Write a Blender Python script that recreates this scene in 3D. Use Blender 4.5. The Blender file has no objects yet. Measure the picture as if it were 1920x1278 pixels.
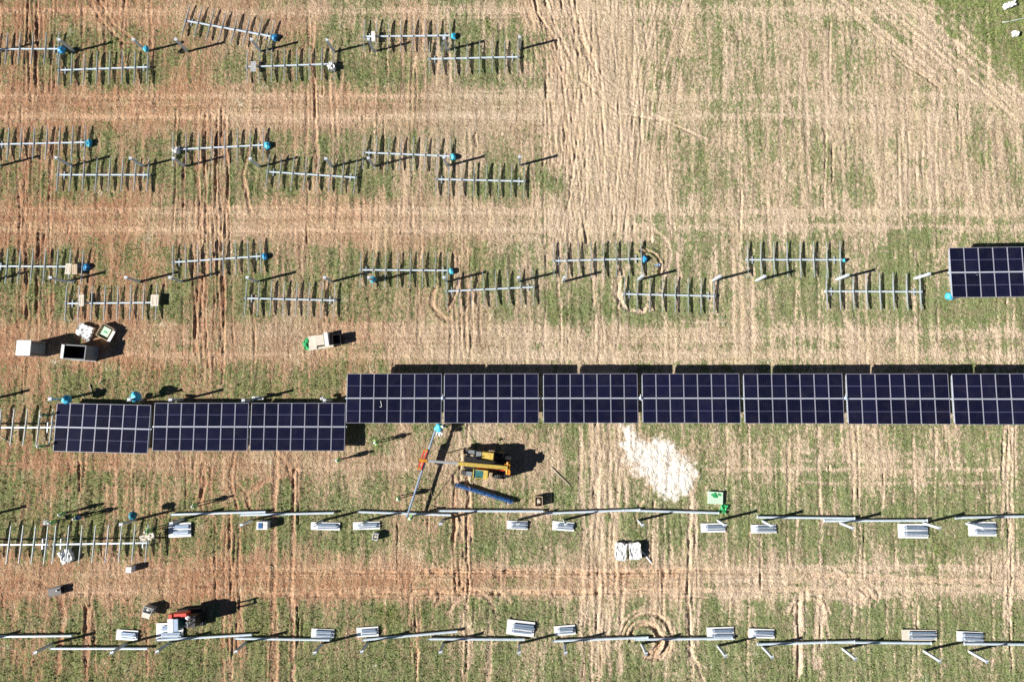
import bpy, bmesh, math, random
import numpy as np
from mathutils import Vector, Matrix
random.seed(7); rng = np.random.default_rng(11)
C = bpy.context.scene.collection
S = bpy.context.scene

# ------------------------------------------------------------------ camera, sky, sun, exposure
F, HCAM = 1150.0, 60.0                      # focal length in photo pixels, drone height in metres
NU, NV = 990.0, 745.0                       # photo pixel straight below the drone
down = Vector((NU-960, -(NV-639), -F)).normalized()
zc = -down
xc = (Vector((1,0,0)) - Vector((1,0,0)).dot(zc)*zc).normalized()
yc = zc.cross(xc)
W2C = Matrix((xc, yc, zc)).transposed()     # world -> camera
C2W = W2C.transposed()
cd = bpy.data.cameras.new('camera'); cam = bpy.data.objects.new('camera', cd); C.objects.link(cam)
cam.matrix_world = Matrix.Translation((0,0,HCAM)) @ C2W.to_4x4()
cd.sensor_width = 36; cd.lens = F/1920*36; cd.clip_end = 6000; cd.clip_start = 1
S.camera = cam
ELEV = math.radians(29.0)
SH = Vector((0.97, 0.243, 0)).normalized()  # direction in which shadows fall
w = bpy.data.worlds.new("World"); S.world = w; w.use_nodes = True
nt = w.node_tree; bg = nt.nodes['Background']
sky = nt.nodes.new('ShaderNodeTexSky'); sky.sky_type = 'NISHITA'; sky.sun_disc = False
sky.sun_elevation = ELEV
sky.sun_rotation = math.atan2(-SH.x, -SH.y)
nt.links.new(sky.outputs[0], bg.inputs[0]); bg.inputs[1].default_value = 0.05; sky.air_density = 0.3; sky.dust_density = 0.0; sky.altitude = 700
sl = bpy.data.lights.new('sun', 'SUN'); sl.energy = 5.0; sl.angle = math.radians(0.5); sl.color = (1, 0.955, 0.89)
so = bpy.data.objects.new('sun', sl); C.objects.link(so); so.location = (-30,-8,40)
ld = Vector((SH.x*math.cos(ELEV), SH.y*math.cos(ELEV), -math.sin(ELEV)))
so.rotation_euler = ld.to_track_quat('-Z','Y').to_euler()
S.view_settings.view_transform = 'Standard'; S.view_settings.look = 'None'
S.view_settings.exposure = 0.88; S.view_settings.gamma = 1

# ------------------------------------------------------------------ terrain height and pixel <-> ground
def softplus(t): return np.log1p(np.exp(-np.abs(t))) + np.maximum(t, 0)
def gz(x):
    x = np.asarray(x, float)
    return 0.035*4*(softplus((x-3)/4) - softplus((x-85)/4))
def P(u, v, h=0.0):
    d = C2W @ Vector((u-960, -(v-639), -F))
    z = h; 
    for _ in range(6):
        t = (z-HCAM)/d.z; x, y = d.x*t, d.y*t
        z = h + float(gz(x))
    return Vector((x, y, z))
def proj(X, Y, Z):
    m = np.array(W2C)
    p = np.stack([X, Y, Z-HCAM], 0).reshape(3, -1)
    q = m @ p
    return (960 + F*q[0]/-q[2]).reshape(X.shape), (639 - F*q[1]/-q[2]).reshape(X.shape)

# ------------------------------------------------------------------ materials
def mat(name, col, rough=.6, metal=0, var=.12, scale=6, bump=0, spec=.5):
    m = bpy.data.materials.new(name); m.use_nodes = True
    n = m.node_tree.nodes; l = m.node_tree.links; b = n['Principled BSDF']
    b.inputs['Roughness'].default_value = rough; b.inputs['Metallic'].default_value = metal
    b.inputs['Specular IOR Level'].default_value = spec
    tc = n.new('ShaderNodeTexCoord'); no = n.new('ShaderNodeTexNoise'); no.inputs['Scale'].default_value = scale
    no.inputs['Detail'].default_value = 4
    l.new(tc.outputs['Object'], no.inputs['Vector'])
    r = n.new('ShaderNodeValToRGB')
    r.color_ramp.elements[0].position = .3; r.color_ramp.elements[1].position = .7
    r.color_ramp.elements[0].color = (*[c*(1-var) for c in col], 1)
    r.color_ramp.elements[1].color = (*[min(1, c*(1+var)) for c in col], 1)
    l.new(no.outputs['Fac'], r.inputs[0]); l.new(r.outputs[0], b.inputs['Base Color'])
    if bump:
        bp = n.new('ShaderNodeBump'); bp.inputs['Strength'].default_value = bump; bp.inputs['Distance'].default_value = .03
        l.new(no.outputs['Fac'], bp.inputs['Height']); l.new(bp.outputs[0], b.inputs['Normal'])
    return m
M = {
 'galv': mat('galvanised_steel', (.66,.71,.76), .45, .15, .12, 5),
 'rail': mat('galvanised_rail', (.40,.45,.48), .5, .2, .2, 4),
 'tube': mat('bright_tube_steel', (.68,.78,.86), .4, .15, .08, 3),
 'post': mat('post_steel', (.56,.60,.63), .45, .15, .15, 4),
 'pframe': mat('panel_frame_alu', (.46,.46,.55), .35, .2, .05, 5),
 'white': mat('white_plastic', (.78,.78,.76), .6, 0, .06, 5, .3),
 'cream': mat('cream_board', (.66,.60,.50), .7, 0, .12, 8, .3),
 'wood': mat('pallet_wood', (.55,.42,.29), .8, 0, .2, 9, .4),
 'black': mat('black_plastic', (.015,.015,.018), .5, 0, .3, 5),
 'rubber': mat('tyre_rubber', (.05,.05,.052), .8, 0, .3, 9, .4),
 'grey': mat('grey_paint', (.22,.24,.25), .5, 0, .12, 5),
 'lgrey': mat('light_grey_paint', (.42,.43,.43), .5, 0, .12, 5),
 'dbrown': mat('brown_panel', (.20,.16,.12), .7, 0, .2, 5),
 'blue': mat('blue_plastic', (.03,.27,.55), .45, 0, .35, 8, .8),
 'cyan': mat('cyan_plastic', (.06,.48,.68), .45, 0, .3, 8, .8),
 'teal': mat('teal_plastic', (.03,.22,.28), .45, 0, .35, 8, .8),
 'navy': mat('blue_film_steel', (.04,.13,.34), .35, .2, .35, 6),
 'bluegalv': mat('stacked_profile_steel', (.34,.44,.58), .38, .4, .35, 14),
 'yellow': mat('yellow_paint', (.62,.45,.10), .5, 0, .22, 5),
 'orange': mat('orange_paint', (.72,.30,.03), .45, 0, .2, 5),
 'red': mat('red_paint', (.65,.06,.04), .4, 0, .15, 4),
 'glass': mat('tinted_glass', (.05,.16,.17), .1, 0, .3, 3),
 'green': mat('green_sheet', (.03,.36,.11), .55, 0, .5, 7, .6),
 'lgreen': mat('pale_green_sheet', (.55,.75,.55), .6, 0, .12, 7, .5),
 'hivis': mat('hivis_green', (.35,.66,.20), .7, 0, .15, 9),
 'skin': mat('skin', (.42,.25,.17), .6, 0, .05, 9),
 'trouser': mat('work_trousers', (.035,.045,.07), .85, 0, .2, 9),
 'dgreen': mat('dark_green_cloth', (.03,.10,.06), .8, 0, .2, 9),
 'bluecloth': mat('blue_cloth', (.02,.08,.34), .8, 0, .25, 9),
 'teethwhite': mat('helmet_white', (.80,.80,.78), .35, 0, .03, 9),
}
def glass_mat():
    m = bpy.data.materials.new('photovoltaic_cells'); m.use_nodes = True
    n = m.node_tree.nodes; l = m.node_tree.links; b = n['Principled BSDF']
    b.inputs['Roughness'].default_value = .16; b.inputs['Specular IOR Level'].default_value = .45
    tc = n.new('ShaderNodeTexCoord'); sp = n.new('ShaderNodeSeparateXYZ'); l.new(tc.outputs['Object'], sp.inputs[0])
    def math_(op, a, bb=None, c=None):
        k = n.new('ShaderNodeMath'); k.operation = op
        for i, v in enumerate((a, bb, c)):
            if v is None: continue
            if isinstance(v, (int, float)): k.inputs[i].default_value = v
            else: l.new(v, k.inputs[i])
        return k.outputs[0]
    mid = math_('LESS_THAN', math_('ABSOLUTE', sp.outputs[1]), .020)
    cx = math_('FRACT', math_('MULTIPLY_ADD', sp.outputs[0], 1/.2, .5))
    gx = math_('LESS_THAN', math_('ABSOLUTE', math_('SUBTRACT', cx, .5)), .04)
    cy = math_('FRACT', math_('MULTIPLY_ADD', sp.outputs[1], 1/.105, .5))
    gy = math_('LESS_THAN', math_('ABSOLUTE', math_('SUBTRACT', cy, .5)), .05)
    g = math_('MULTIPLY', math_('MAXIMUM', gx, gy), .14)
    fac = math_('MAXIMUM', g, mid)
    oi = n.new('ShaderNodeObjectInfo')
    mx0 = n.new('ShaderNodeMixRGB'); l.new(oi.outputs['Random'], mx0.inputs[0])
    mx0.inputs[1].default_value = (.0032,.0040,.015,1); mx0.inputs[2].default_value = (.0072,.0080,.029,1)
    mx = n.new('ShaderNodeMixRGB'); l.new(fac, mx.inputs[0]); l.new(mx0.outputs[0], mx.inputs[1]); mx.inputs[2].default_value = (.13,.13,.23,1)
    dn = n.new('ShaderNodeTexNoise'); dn.inputs['Scale'].default_value = 1.3; dn.inputs['Detail'].default_value = 5; geo_ = n.new('ShaderNodeNewGeometry'); l.new(geo_.outputs['Position'], dn.inputs['Vector'])
    mr = n.new('ShaderNodeMapRange'); mr.inputs[1].default_value = .45; mr.inputs[2].default_value = .8; mr.inputs[4].default_value = .10; l.new(dn.outputs['Fac'], mr.inputs[0])
    m2 = n.new('ShaderNodeMixRGB'); l.new(mr.outputs[0], m2.inputs[0]); l.new(mx.outputs[0], m2.inputs[1]); m2.inputs[2].default_value = (.10,.085,.075,1)
    l.new(m2.outputs[0], b.inputs['Base Color'])
    return m
M['pv'] = glass_mat()

# ------------------------------------------------------------------ mesh helpers
class MB:
    def __init__(s): s.v = []; s.f = []; s.m = []
    def quad(s, pts, mi=0):
        n = len(s.v); s.v += [tuple(p) for p in pts]; s.f.append(tuple(range(n, n+len(pts)))); s.m.append(mi)
    def box(s, c, d, mi=0, T=None, taper=1.0):
        hx, hy, hz = d[0]/2, d[1]/2, d[2]/2; n = len(s.v)
        for z in (-1, 1):
            k = taper if z > 0 else 1
            for x, y in ((-1,-1),(1,-1),(1,1),(-1,1)):
                p = Vector((x*hx*k, y*hy*k, z*hz))
                if T is not None: p = T @ p
                s.v.append((p.x+c[0], p.y+c[1], p.z+c[2]))
        for f in ((0,3,2,1),(4,5,6,7),(0,1,5,4),(1,2,6,5),(2,3,7,6),(3,0,4,7)):
            s.f.append(tuple(n+i for i in f)); s.m.append(mi)
        return s
    def cyl(s, a, b, r, r2=None, seg=12, mi=0, cap=True):
        a = Vector(a); b = Vector(b); r2 = r if r2 is None else r2
        d = (b-a).normalized(); u = d.orthogonal().normalized(); w_ = d.cross(u)
        n = len(s.v)
        for c, rr in ((a, r), (b, r2)):
            for i in range(seg):
                t = 2*math.pi*i/seg; p = c + (u*math.cos(t)+w_*math.sin(t))*rr; s.v.append(tuple(p))
        for i in range(seg):
            j = (i+1) % seg; s.f.append((n+i, n+j, n+seg+j, n+seg+i)); s.m.append(mi)
        if cap:
            s.f.append(tuple(n+i for i in reversed(range(seg)))); s.m.append(mi)
            s.f.append(tuple(n+seg+i for i in range(seg))); s.m.append(mi)
        return s
    def bar(s, a, b, wd, ht, mi=0):
        a = Vector(a); b = Vector(b); d = b-a; L = d.length; q = d.to_track_quat('X', 'Z').to_matrix()
        return s.box((a+b)/2, (L, wd, ht), mi, q)
    def blob(s, c, r, seed=0, jit=.18, mi=0, flat=1.0, sub=2):
        bm = bmesh.new(); bmesh.ops.create_icosphere(bm, subdivisions=sub, radius=1)
        rd = random.Random(seed); n = len(s.v)
        ph = [rd.uniform(0, 6) for _ in range(6)]
        for v in bm.verts:
            p = v.co; k = 1 + jit*(math.sin(3*p.x+ph[0])*math.sin(3.7*p.y+ph[1]) + .6*math.sin(7*p.z+ph[2]+5*p.x) + rd.uniform(-.4,.4))
            s.v.append((c[0]+p.x*r[0]*k, c[1]+p.y*r[1]*k, max(c[2]-r[2], c[2]+p.z*r[2]*k)))
        for f in bm.faces: s.f.append(tuple(n+v.index for v in f.verts)); s.m.append(mi)
        bm.free(); return s
    def mesh(s, name, mats):
        me = bpy.data.meshes.new(name); me.from_pydata(s.v, [], s.f)
        for m in (mats if isinstance(mats, (list, tuple)) else [mats]): me.materials.append(m)
        me.polygons.foreach_set('material_index', s.m); me.update(); return me
    def obj(s, name, mats, parent=None, smooth=False):
        me = s.mesh(name, mats)
        if smooth: me.polygons.foreach_set('use_smooth', [True]*len(s.f))
        return link(name, me, parent)
def link(name, me, parent=None, loc=None, rz=None):
    o = bpy.data.objects.new(name, me); C.objects.link(o)
    if parent: o.parent = parent
    if loc is not None: o.location = loc
    if rz is not None: o.rotation_euler = (0,0,rz)
    return o
def tag(o, label, cat, group=None):
    o['label'] = label; o['category'] = cat
    if group: o['group'] = group
    return o
def thing(name, label, cat, loc=(0,0,0), rz=0, group=None, ry=0):
    o = bpy.data.objects.new(name, None); C.objects.link(o)
    o.location = loc; o.rotation_euler = (0, ry, rz); o.empty_display_size = .3
    return tag(o, label, cat, group)
def settle(o, loc, rz=0):
    o.location = loc; o.rotation_euler = (0,0,rz); return o
ORD = ['first','second','third','fourth','fifth','sixth','seventh','eighth','ninth','tenth','eleventh','twelfth','thirteenth','fourteenth','fifteenth','sixteenth']

# ------------------------------------------------------------------ GROUND
def smooth_noise(shape, cells, seed):
    r = np.random.default_rng(seed)
    ny, nx = shape; cy, cx = cells
    gy, gx = int(ny/cy)+3, int(nx/cx)+3
    g = r.random((gy, gx))
    yy = np.arange(ny)/cy; xx = np.arange(nx)/cx
    y0 = yy.astype(int); x0 = xx.astype(int); fy = yy-y0; fx = xx-x0
    fy = fy*fy*(3-2*fy); fx = fx*fx*(3-2*fx)
    a = g[y0][:, x0]; b = g[y0][:, x0+1]; c = g[y0+1][:, x0]; d = g[y0+1][:, x0+1]
    fx = fx[None]; fy = fy[:, None]
    return ((a*(1-fx)+b*fx)*(1-fy) + (c*(1-fx)+d*fx)*fy)*2-1
D = 0.10
x0f, x1f, y0f, y1f = -60.0, 56.0, -35.0, 47.0
xs = np.arange(x0f, x1f+.01, D); ys = np.arange(y0f, y1f+.01, D)
ny, nx = len(ys), len(xs)
X, Y = np.meshgrid(xs, ys)
U, V = proj(X, Y, gz(X))
GREEN = np.zeros((ny, nx)); PALE = np.zeros((ny, nx)); RELIEF = np.zeros((ny, nx)); SAND = np.zeros((ny, nx)); RED = np.zeros((ny, nx))
ml = D
def N(cx, cy, seed): return smooth_noise((ny, nx), (cy/D, cx/D), seed)
# cover bands between the machine lanes
lp = [(-60,.35),(0,.35),(40,.28),(60,.5),(110,.62),(150,.55),(172,.2),(235,.12),(255,.45),(330,.62),(362,.55),(385,.18),(445,.12),(468,.45),(540,.62),(590,.52),(612,.18),(680,.25),(700,.5),(745,.55),(835,.42),(862,.25),(900,.45),(960,.66),(1020,.6),(1050,.3),(1085,.12),(1112,.2),(1138,.62),(1278,.72),(1400,.6)]
rp = [(-60,.45),(0,.45),(100,.36),(200,.34),(300,.32),(400,.4),(460,.55),(590,.62),(612,.32),(680,.22),(700,.4),(800,.48),(850,.36),(900,.5),(960,.6),(1020,.62),(1050,.4),(1090,.2),(1118,.36),(1160,.62),(1278,.66),(1400,.6)]
wy = V + 7*N(2.2, 2.2, 1) + 4*N(.6, .6, 2)
gl = np.interp(wy, *zip(*lp)); gr = np.interp(wy, *zip(*rp))
tr = np.clip((U + 40*N(3, 3, 3) - 1010)/130, 0, 1)
cen_ = np.exp(-((U-1120)/95)**2)*np.clip((470-V)/60, 0, 1)
GREEN = (gl*(1-tr) + gr*tr) + .17 + .08*tr*(1-np.clip(cen_,0,1))
cen = np.exp(-((U-1120)/95)**2)*np.clip((470-V)/60, 0, 1)          # worn area beside the upper rows
GREEN += .08*np.clip((V-1120)/30,0,1) + .06*np.clip((V-880)/30,0,1)*np.clip((1040-V)/20,0,1)
GREEN -= .35*cen
rightdry = np.clip((U-1500)/200, 0, 1)*np.clip((330-V)/100, 0, 1)
GREEN -= .1*rightdry
corner = np.clip((U-1755 + (70-V)*.9 + 60*N(1.5,1.5,4) + 30*N(.5,.5,42))/150, 0, 1)*np.clip((190-V)/60, 0, 1)
GREEN += .24*N(4, 4, 5) + .20*N(1.3, 1.6, 6) + .13*N(.35, 1.8, 7) + .08*N(.25,.35, 8)
streak = N(.28, 3.2, 9); streak2 = N(.5, 6.0, 10); streak3 = N(.18, .9, 30)
cross = N(5.0, .3, 31)
GREEN -= .22*np.clip(streak2, 0, 1) + .10*streak3
GREEN -= .30*np.clip(N(.45, 14, 41)-.15, 0, 1) + .30*np.clip(N(.32, 5, 60)-.1, 0, 1) + .2*np.clip(N(6, .5, 61)-.35, 0, 1)
stk = N(.22, 2.2, 62)
PALE = .34 + .36*np.clip((U-700)/700, -.9, 1) + .15*N(5, 5, 11) + .12*N(.3, 2.6, 12) + .08*N(.22, .3, 13) + .22*cen
lanes = np.interp(V, [-60,0,40,60,165,190,235,250,375,395,440,465,600,620,680,700,845,870,900,940,1045,1065,1110,1135,1400],
                     [.6,.8,.6,0,0,1,1,0,0,1,1,0,0,1,1,0,0,.7,.5,0,0,1,1,0,0])
RELIEF = .012*stk + .020*N(.3,.3,14) + .017*N(.2,.2,15) + .024*streak*(1-.6*lanes) + .020*streak2 + .014*N(.2,1.4,40) + .010*cross*lanes + .03*N(2.5,2.5,16)
PALE += .18*lanes*cross + .04*lanes + .16*stk - .10*np.clip(N(.7, 3, 63), 0, 1)
for v_, w_, a_ in ((181,6,.22),(218,8,.35),(398,7,.3),(428,8,.25),(20,8,.25),(624,9,.2),(665,9,.25),(1066,6,.2),(1106,6,.22)):
    PALE += 1.4*a_*np.exp(-((V+3*N(4,4,50)-v_)/w_)**2)*np.clip((1250-U)/200, .5, 1); GREEN -= .25*np.exp(-((V+3*N(4,4,50)-v_)/w_)**2)
REDL = .5*np.exp(-((V-1090)/34)**2)*np.clip((1350-U)/150,0,1)*np.clip((U-300)/100,0,1)
RED = np.clip(.75 - (U-350)/900 + .35*N(6,6,17), 0, 1) + REDL; GREEN -= .2*REDL; PALE -= .2*REDL
def stroke(pts, wpx, depth=.04, bare=.8, pale=.15, rim=.5, red=0, tread=0):
    """a wheel rut along a polyline of ground points"""
    pts = np.array(pts, float); pad = wpx*2.2
    a = P(pts[:,0].min()-pad, pts[:,1].max()+pad); b = P(pts[:,0].max()+pad, pts[:,1].min()-pad)
    i0 = max(0, int((a.x-x0f)/D)-6); i1 = min(nx, int((b.x-x0f)/D)+7)
    j0 = max(0, int((a.y-y0f)/D)-6); j1 = min(ny, int((b.y-y0f)/D)+7)
    if i1 <= i0 or j1 <= j0: return
    u = U[j0:j1, i0:i1]; v = V[j0:j1, i0:i1]
    dm = np.full(u.shape, 1e9)
    for p, q in zip(pts[:-1], pts[1:]):
        d = q-p; L2 = d@d + 1e-9
        t = np.clip(((u-p[0])*d[0]+(v-p[1])*d[1])/L2, 0, 1)
        dm = np.minimum(dm, np.hypot(u-p[0]-t*d[0], v-p[1]-t*d[1]))
    dm = dm + wpx*.35*N(.5,.5,18)[j0:j1, i0:i1] if False else dm + wpx*.3*NW[j0:j1, i0:i1]
    core = np.exp(-(dm/(wpx*.5))**2*.9); rimv = np.exp(-((dm-wpx*.75)/(wpx*.3))**2)
    core = core*(.75+.35*NB[j0:j1, i0:i1])
    depth = depth*1.1
    RELIEF[j0:j1, i0:i1] += -depth*core + depth*rim*rimv
    GREEN[j0:j1, i0:i1] -= bare*core
    PALE[j0:j1, i0:i1] += pale*core
    RED[j0:j1, i0:i1] += red*core
NW = N(.5,.9,18) ; NB = N(.35,.5,19)
def wav(x, y0, y1, amp=4, drift=0, step=40, seed=None):
    n = max(2, int(abs(y1-y0)/step)+1); ys_ = np.linspace(y0, y1, n); ph = random.uniform(0,6); ph2 = random.uniform(0,6)
    return [(x+drift*i/(n-1)+amp*math.sin(ph+i*.7)*.6+amp*math.sin(ph2+i*1.9)*.4, ys_[i]) for i in range(n)]
def cluster(xc_, spread, y0, y1, n, depth, bare, pale, wd=(3,6), amp=4, red=0):
    for _ in range(n):
        x = xc_ + random.gauss(0, spread*.6)
        ya = y0 + random.uniform(-.1,.25)*(y1-y0); yb = y1 - random.uniform(-.1,.25)*(y1-y0)
        stroke(wav(x, ya, yb, amp), random.uniform(*wd), depth*random.uniform(.6,1.3), bare*random.uniform(.6,1.2), pale*random.uniform(.4,1.4), red=red)
cluster(400, 48, 225, 480, 22, .055, .55, .12, red=.3)
cluster(405, 48, 470, 700, 18, .055, .55, .12, red=.3)
cluster(380, 40, 855, 960, 8, .05, .5, .1, red=.3)
cluster(430, 26, 960, 1278, 9, .055, .6, .1, red=.3)
cluster(55, 60, -40, 175, 14, .055, .5, .12, red=.2)
cluster(60, 60, 225, 470, 16, .055, .5, .12, red=.2)
cluster(70, 65, 450, 610, 14, .055, .5, .1, red=.3)
cluster(190, 60, -40, 175, 9, .045, .5, .1, red=.2)
cluster(590, 26, 60, 340, 8, .045, .5, .15, red=.2)
cluster(770, 90, 30, 190, 10, .035, .5, .15)
cluster(780, 90, 230, 480, 9, .035, .45, .15)
cluster(860, 45, 460, 690, 12, .045, .5, .15)
cluster(930, 70, 30, 180, 6, .035, .5, .15)
cluster(560, 60, 480, 690, 7, .03, .45, .15)
cluster(140, 60, 850, 1000, 8, .04, .45, .1)
cluster(160, 50, 1110, 1278, 10, .05, .6, .12, red=.2)
cluster(40, 30, 1110, 1278, 6, .035, .5, .12)
cluster(240, 60, 860, 1100, 8, .03, .4, .1)
for x, a, b, wd in ((515,845,1278,9),(549,880,1278,8),(508,1130,1278,6)):
    stroke(wav(x, a, b, 3), wd, .075, 1.0, .25, red=.3)
for x in (853, 878): stroke(wav(x, 890, 1110, 3), 6, .09, .9, .2, red=.3)
cluster(865, 24, 800, 1110, 6, .05, .6, .15)
cluster(770, 24, 1125, 1278, 7, .05, .6, .15, red=.2)
cluster(880, 22, 1125, 1278, 5, .04, .6, .15)
for x in (878, 915): stroke(wav(x, 1140, 1278, 4), 9, .06, 1, .25)
cluster(1130, 34, 560, 1278, 16, .025, .7, .12, wd=(4,8), amp=6)
cluster(1130, 34, 800, 1278, 12, .025, .7, .12, wd=(4,8), amp=5)
cluster(1070, 40, 450, 690, 8, .04, .5, .2)
cluster(1225, 50, 930, 1278, 8, .035, .5, .2)
cluster(1295, 14, 950, 1278, 7, .045, .7, .25)
cluster(1300, 60, 460, 600, 7, .03, .5, .2)
for i in range(46):                                                # fan of dry tracks
    x = random.gauss(1125, 60); stroke([(x+random.uniform(-40,10), -40), (x, 120), (x+random.uniform(-22,22), 260), (x+random.uniform(-45,45), 455)], random.uniform(2.5,5), random.uniform(.018,.045), .45, .12)
for i in range(16):
    x = random.uniform(985, 1100); stroke([(x-30, -40), (x, 60), (x+35, 150), (x+60+random.uniform(-20,30), 330)], random.uniform(3,6), .03, .5, .15, red=.2)
for i in range(12):
    x = random.uniform(1170, 1270); stroke([(x+55, -30), (x+10, 130), (x-15, 300), (x+random.uniform(-40,25), 450)], random.uniform(3,6), .022, .4, .12)
for i in range(15):                                                # diagonal lane, top right
    x0_ = random.uniform(1530, 1735); c_ = random.uniform(-12, 12); t1 = random.uniform(.55, 1.05)
    stroke([(x0_-40+(330+c_)*t*t1, -40+(265)*(t*t1)**1.06) for t in (0,.25,.5,.75,1)], random.uniform(3,8), random.uniform(.012,.035), .45, random.choice((.2,.12,.05)), rim=.5)
stroke([(1672,100),(1700,125),(1730,142),(1762,166)], 3, .12, .6, 0, rim=.3)
for x in (1385, 1500, 1512, 1545, 1556, 1605, 1618, 1645, 1660, 1750, 1765, 1785, 1850, 1440, 1465):
    stroke(wav(x, -40 if x > 1700 else 60, 470, 4), random.uniform(4,7), .018, .45, .14)
for x in (1375, 1410, 1490, 1500, 1535, 1540, 1610, 1625, 1680, 1715, 1760, 1868, 1890, 1900):
    stroke(wav(x, 470, 690, 3), random.uniform(3,6), .035, .55, .2)
    stroke(wav(x+random.uniform(-15,15), 800, 1060, 3), random.uniform(3,6), .05, .6, .18)
    stroke(wav(x+random.uniform(-10,10), 1130, 1278, 3), random.uniform(3,6), .05, .6, .18)
cluster(1515, 26, 1105, 1278, 9, .05, .7, .25, wd=(4,8))
cluster(1885, 24, 680, 1278, 9, .04, .5, .2)
cluster(1715, 90, 200, 460, 10, .03, .4, .2)
for i in range(34):                                                # broad faint passes everywhere
    x = random.uniform(620, 1920); y = random.uniform(0, 1100); stroke(wav(x, y, y+random.uniform(120, 380), 5), random.uniform(3,7), .02, .3, .14)
for vv, a, b, dp in ((180,-40,1040,.02),(196,-40,900,.03),(222,-40,900,.03),(20,-40,330,.03),(392,-40,1000,.03),(418,-40,960,.02),(434,-40,800,.03),
                 (610,-40,1000,.02),(640,240,1500,.02),(665,-40,600,.025),(1070,480,1300,.05),(1081,460,1560,.05),(1112,470,1250,.05),(1118,470,900,.04),(1098,0,480,.02),
                 (1062,1300,1920,.02),(1090,1250,1920,.03),(1105,1500,1920,.02),(868,0,520,.035),(878,-20,300,.03),(395,1380,1800,.02),(425,1400,1850,.02),(880,1340,1920,.02),(905,1500,1920,.02)):
    pts = [(u_, vv+random.uniform(-2.5,2.5)) for u_ in range(int(a), int(b), 55)]
    stroke(pts, random.uniform(4,7), dp, .6, .18)
for i in range(110):
    v_ = random.choice((178,186,196,205,222,232,388,398,415,428,436,606,618,632,650,668,1062,1072,1082,1095,1108,1118,20,30,866,876)) + random.uniform(-7,7)
    a = random.uniform(-100, 1500 if v_ > 580 else 1000)
    if v_ in (20,30) and a > 400: continue
    b2 = a+random.uniform(90, 420)
    stroke([(a+(b2-a)*t/5, v_+random.uniform(-1.5,1.5)) for t in range(6)], random.uniform(2.2,4.5), random.uniform(.01,.035), .3, random.choice((.2,.3,-.12)), rim=.5)
def arc(cx_, cy_, r, a0, a1, wd, depth, sy=1.0, **k):
    n = 14; stroke([(cx_+r*math.cos(math.radians(a0+(a1-a0)*i/n)), cy_-r*sy*math.sin(math.radians(a0+(a1-a0)*i/n))) for i in range(n+1)], wd, depth, 1.0, .2, **k)
arc(1212, 1195, 46, -60, 170, 6, .16, red=.3); arc(1210, 1196, 54, -50, 150, 5, .05, red=.3); arc(1208, 1198, 27, -70, 185, 9, .26, red=.6); arc(1206, 1198, 34, -75, 165, 7, .10, red=.5); arc(1214, 1200, 36, -95, 10, 5, .22, red=.3); arc(1214, 1200, 27, -85, 0, 5, .18, red=.3)
arc(1208, 500, 30, -20, 100, 6, .26, red=.2); arc(1202, 540, 46, 120, 300, 9, .07); arc(1190, 560, 26, 170, 330, 7, .07); arc(1205, 480, 52, -40, 80, 7, .05); arc(1140, 530, 32, -60, 60, 6, .05)
arc(870, 1165, 62, 20, 150, 8, .07, red=.2); arc(905, 1175, 70, 40, 160, 7, .05); arc(850, 560, 40, 150, 260, 8, .09, red=.3)
stroke([(838,580),(850,560),(862,520)], 6, .1, 1, .1, red=.4); stroke([(862,595),(880,570),(905,500)], 5, .08, 1, .1)
stroke([(520,850),(540,875),(555,920),(548,960)], 9, .06, 1, .2, red=.3); stroke([(470,960),(462,925),(500,900),(560,880)], 8, .07, 1, .15, red=.3)
stroke([(380,870),(385,905),(372,945)], 7, .08, 1, .1, red=.3); stroke([(440,850),(430,900),(445,950)], 6, .07, 1, .1, red=.3)
stroke([(0,1090),(60,1085),(110,1110),(118,1160),(105,1278)], 10, .05, 1, .15, red=.2)
stroke([(150,-30),(190,40),(230,80),(262,80)], 6, .06, .8, .15, red=.3); stroke([(170,-30),(210,45),(255,78)], 5, .06, .8, .1, red=.3)
stroke([(995,-30),(1010,30),(1045,80),(1055,130)], 6, .08, .8, .2); stroke([(1010,-30),(1030,20),(1050,70)], 5, .08, .8, .2)
stroke([(470,270),(462,300),(455,330),(470,400)], 6, .09, .8, .1, red=.4); stroke([(1205,940),(1190,960),(1196,985)], 5, .10, 1, .1, red=.4)
stroke([(1225,940),(1222,1000),(1222,1060)], 4, .09, .8, .1, red=.2); stroke([(848,1010),(856,985),(850,965)], 6, .09, 1, .1, red=.4)
stroke([(1565,1070),(1600,1100),(1620,1130),(1560,1120)], 9, .04, 1, .25); stroke([(1490,1150),(1500,1120),(1530,1110),(1545,1150),(1555,1200)], 8, .05, 1, .25)
stroke([(1290,1215),(1310,1250),(1320,1278)], 6, .07, .8, .1); stroke([(1615,640),(1580,600),(1583,560)], 7, .03, .8, .15)
for i in range(80):                                              # narrow single wheel cuts
    x = random.uniform(0, 1920); y = random.choice((60, 255, 470, 690, 880, 960, 1130, 1160))+random.uniform(-20, 40)
    if 690 < y < 800: continue
    stroke(wav(x, y, y+random.uniform(50, 170), 3), random.uniform(2.2,3.6), random.uniform(.07,.13), .5, .0, rim=.35)
for i in range(26):
    a = random.uniform(440, 1200); v_ = random.choice((1068, 1074, 1080, 1108, 1113, 1119))
    stroke([(a, v_), (a+random.uniform(60, 180), v_+random.uniform(-2,2))], 3, .10, .6, .0, rim=.4, red=.3)
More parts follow.
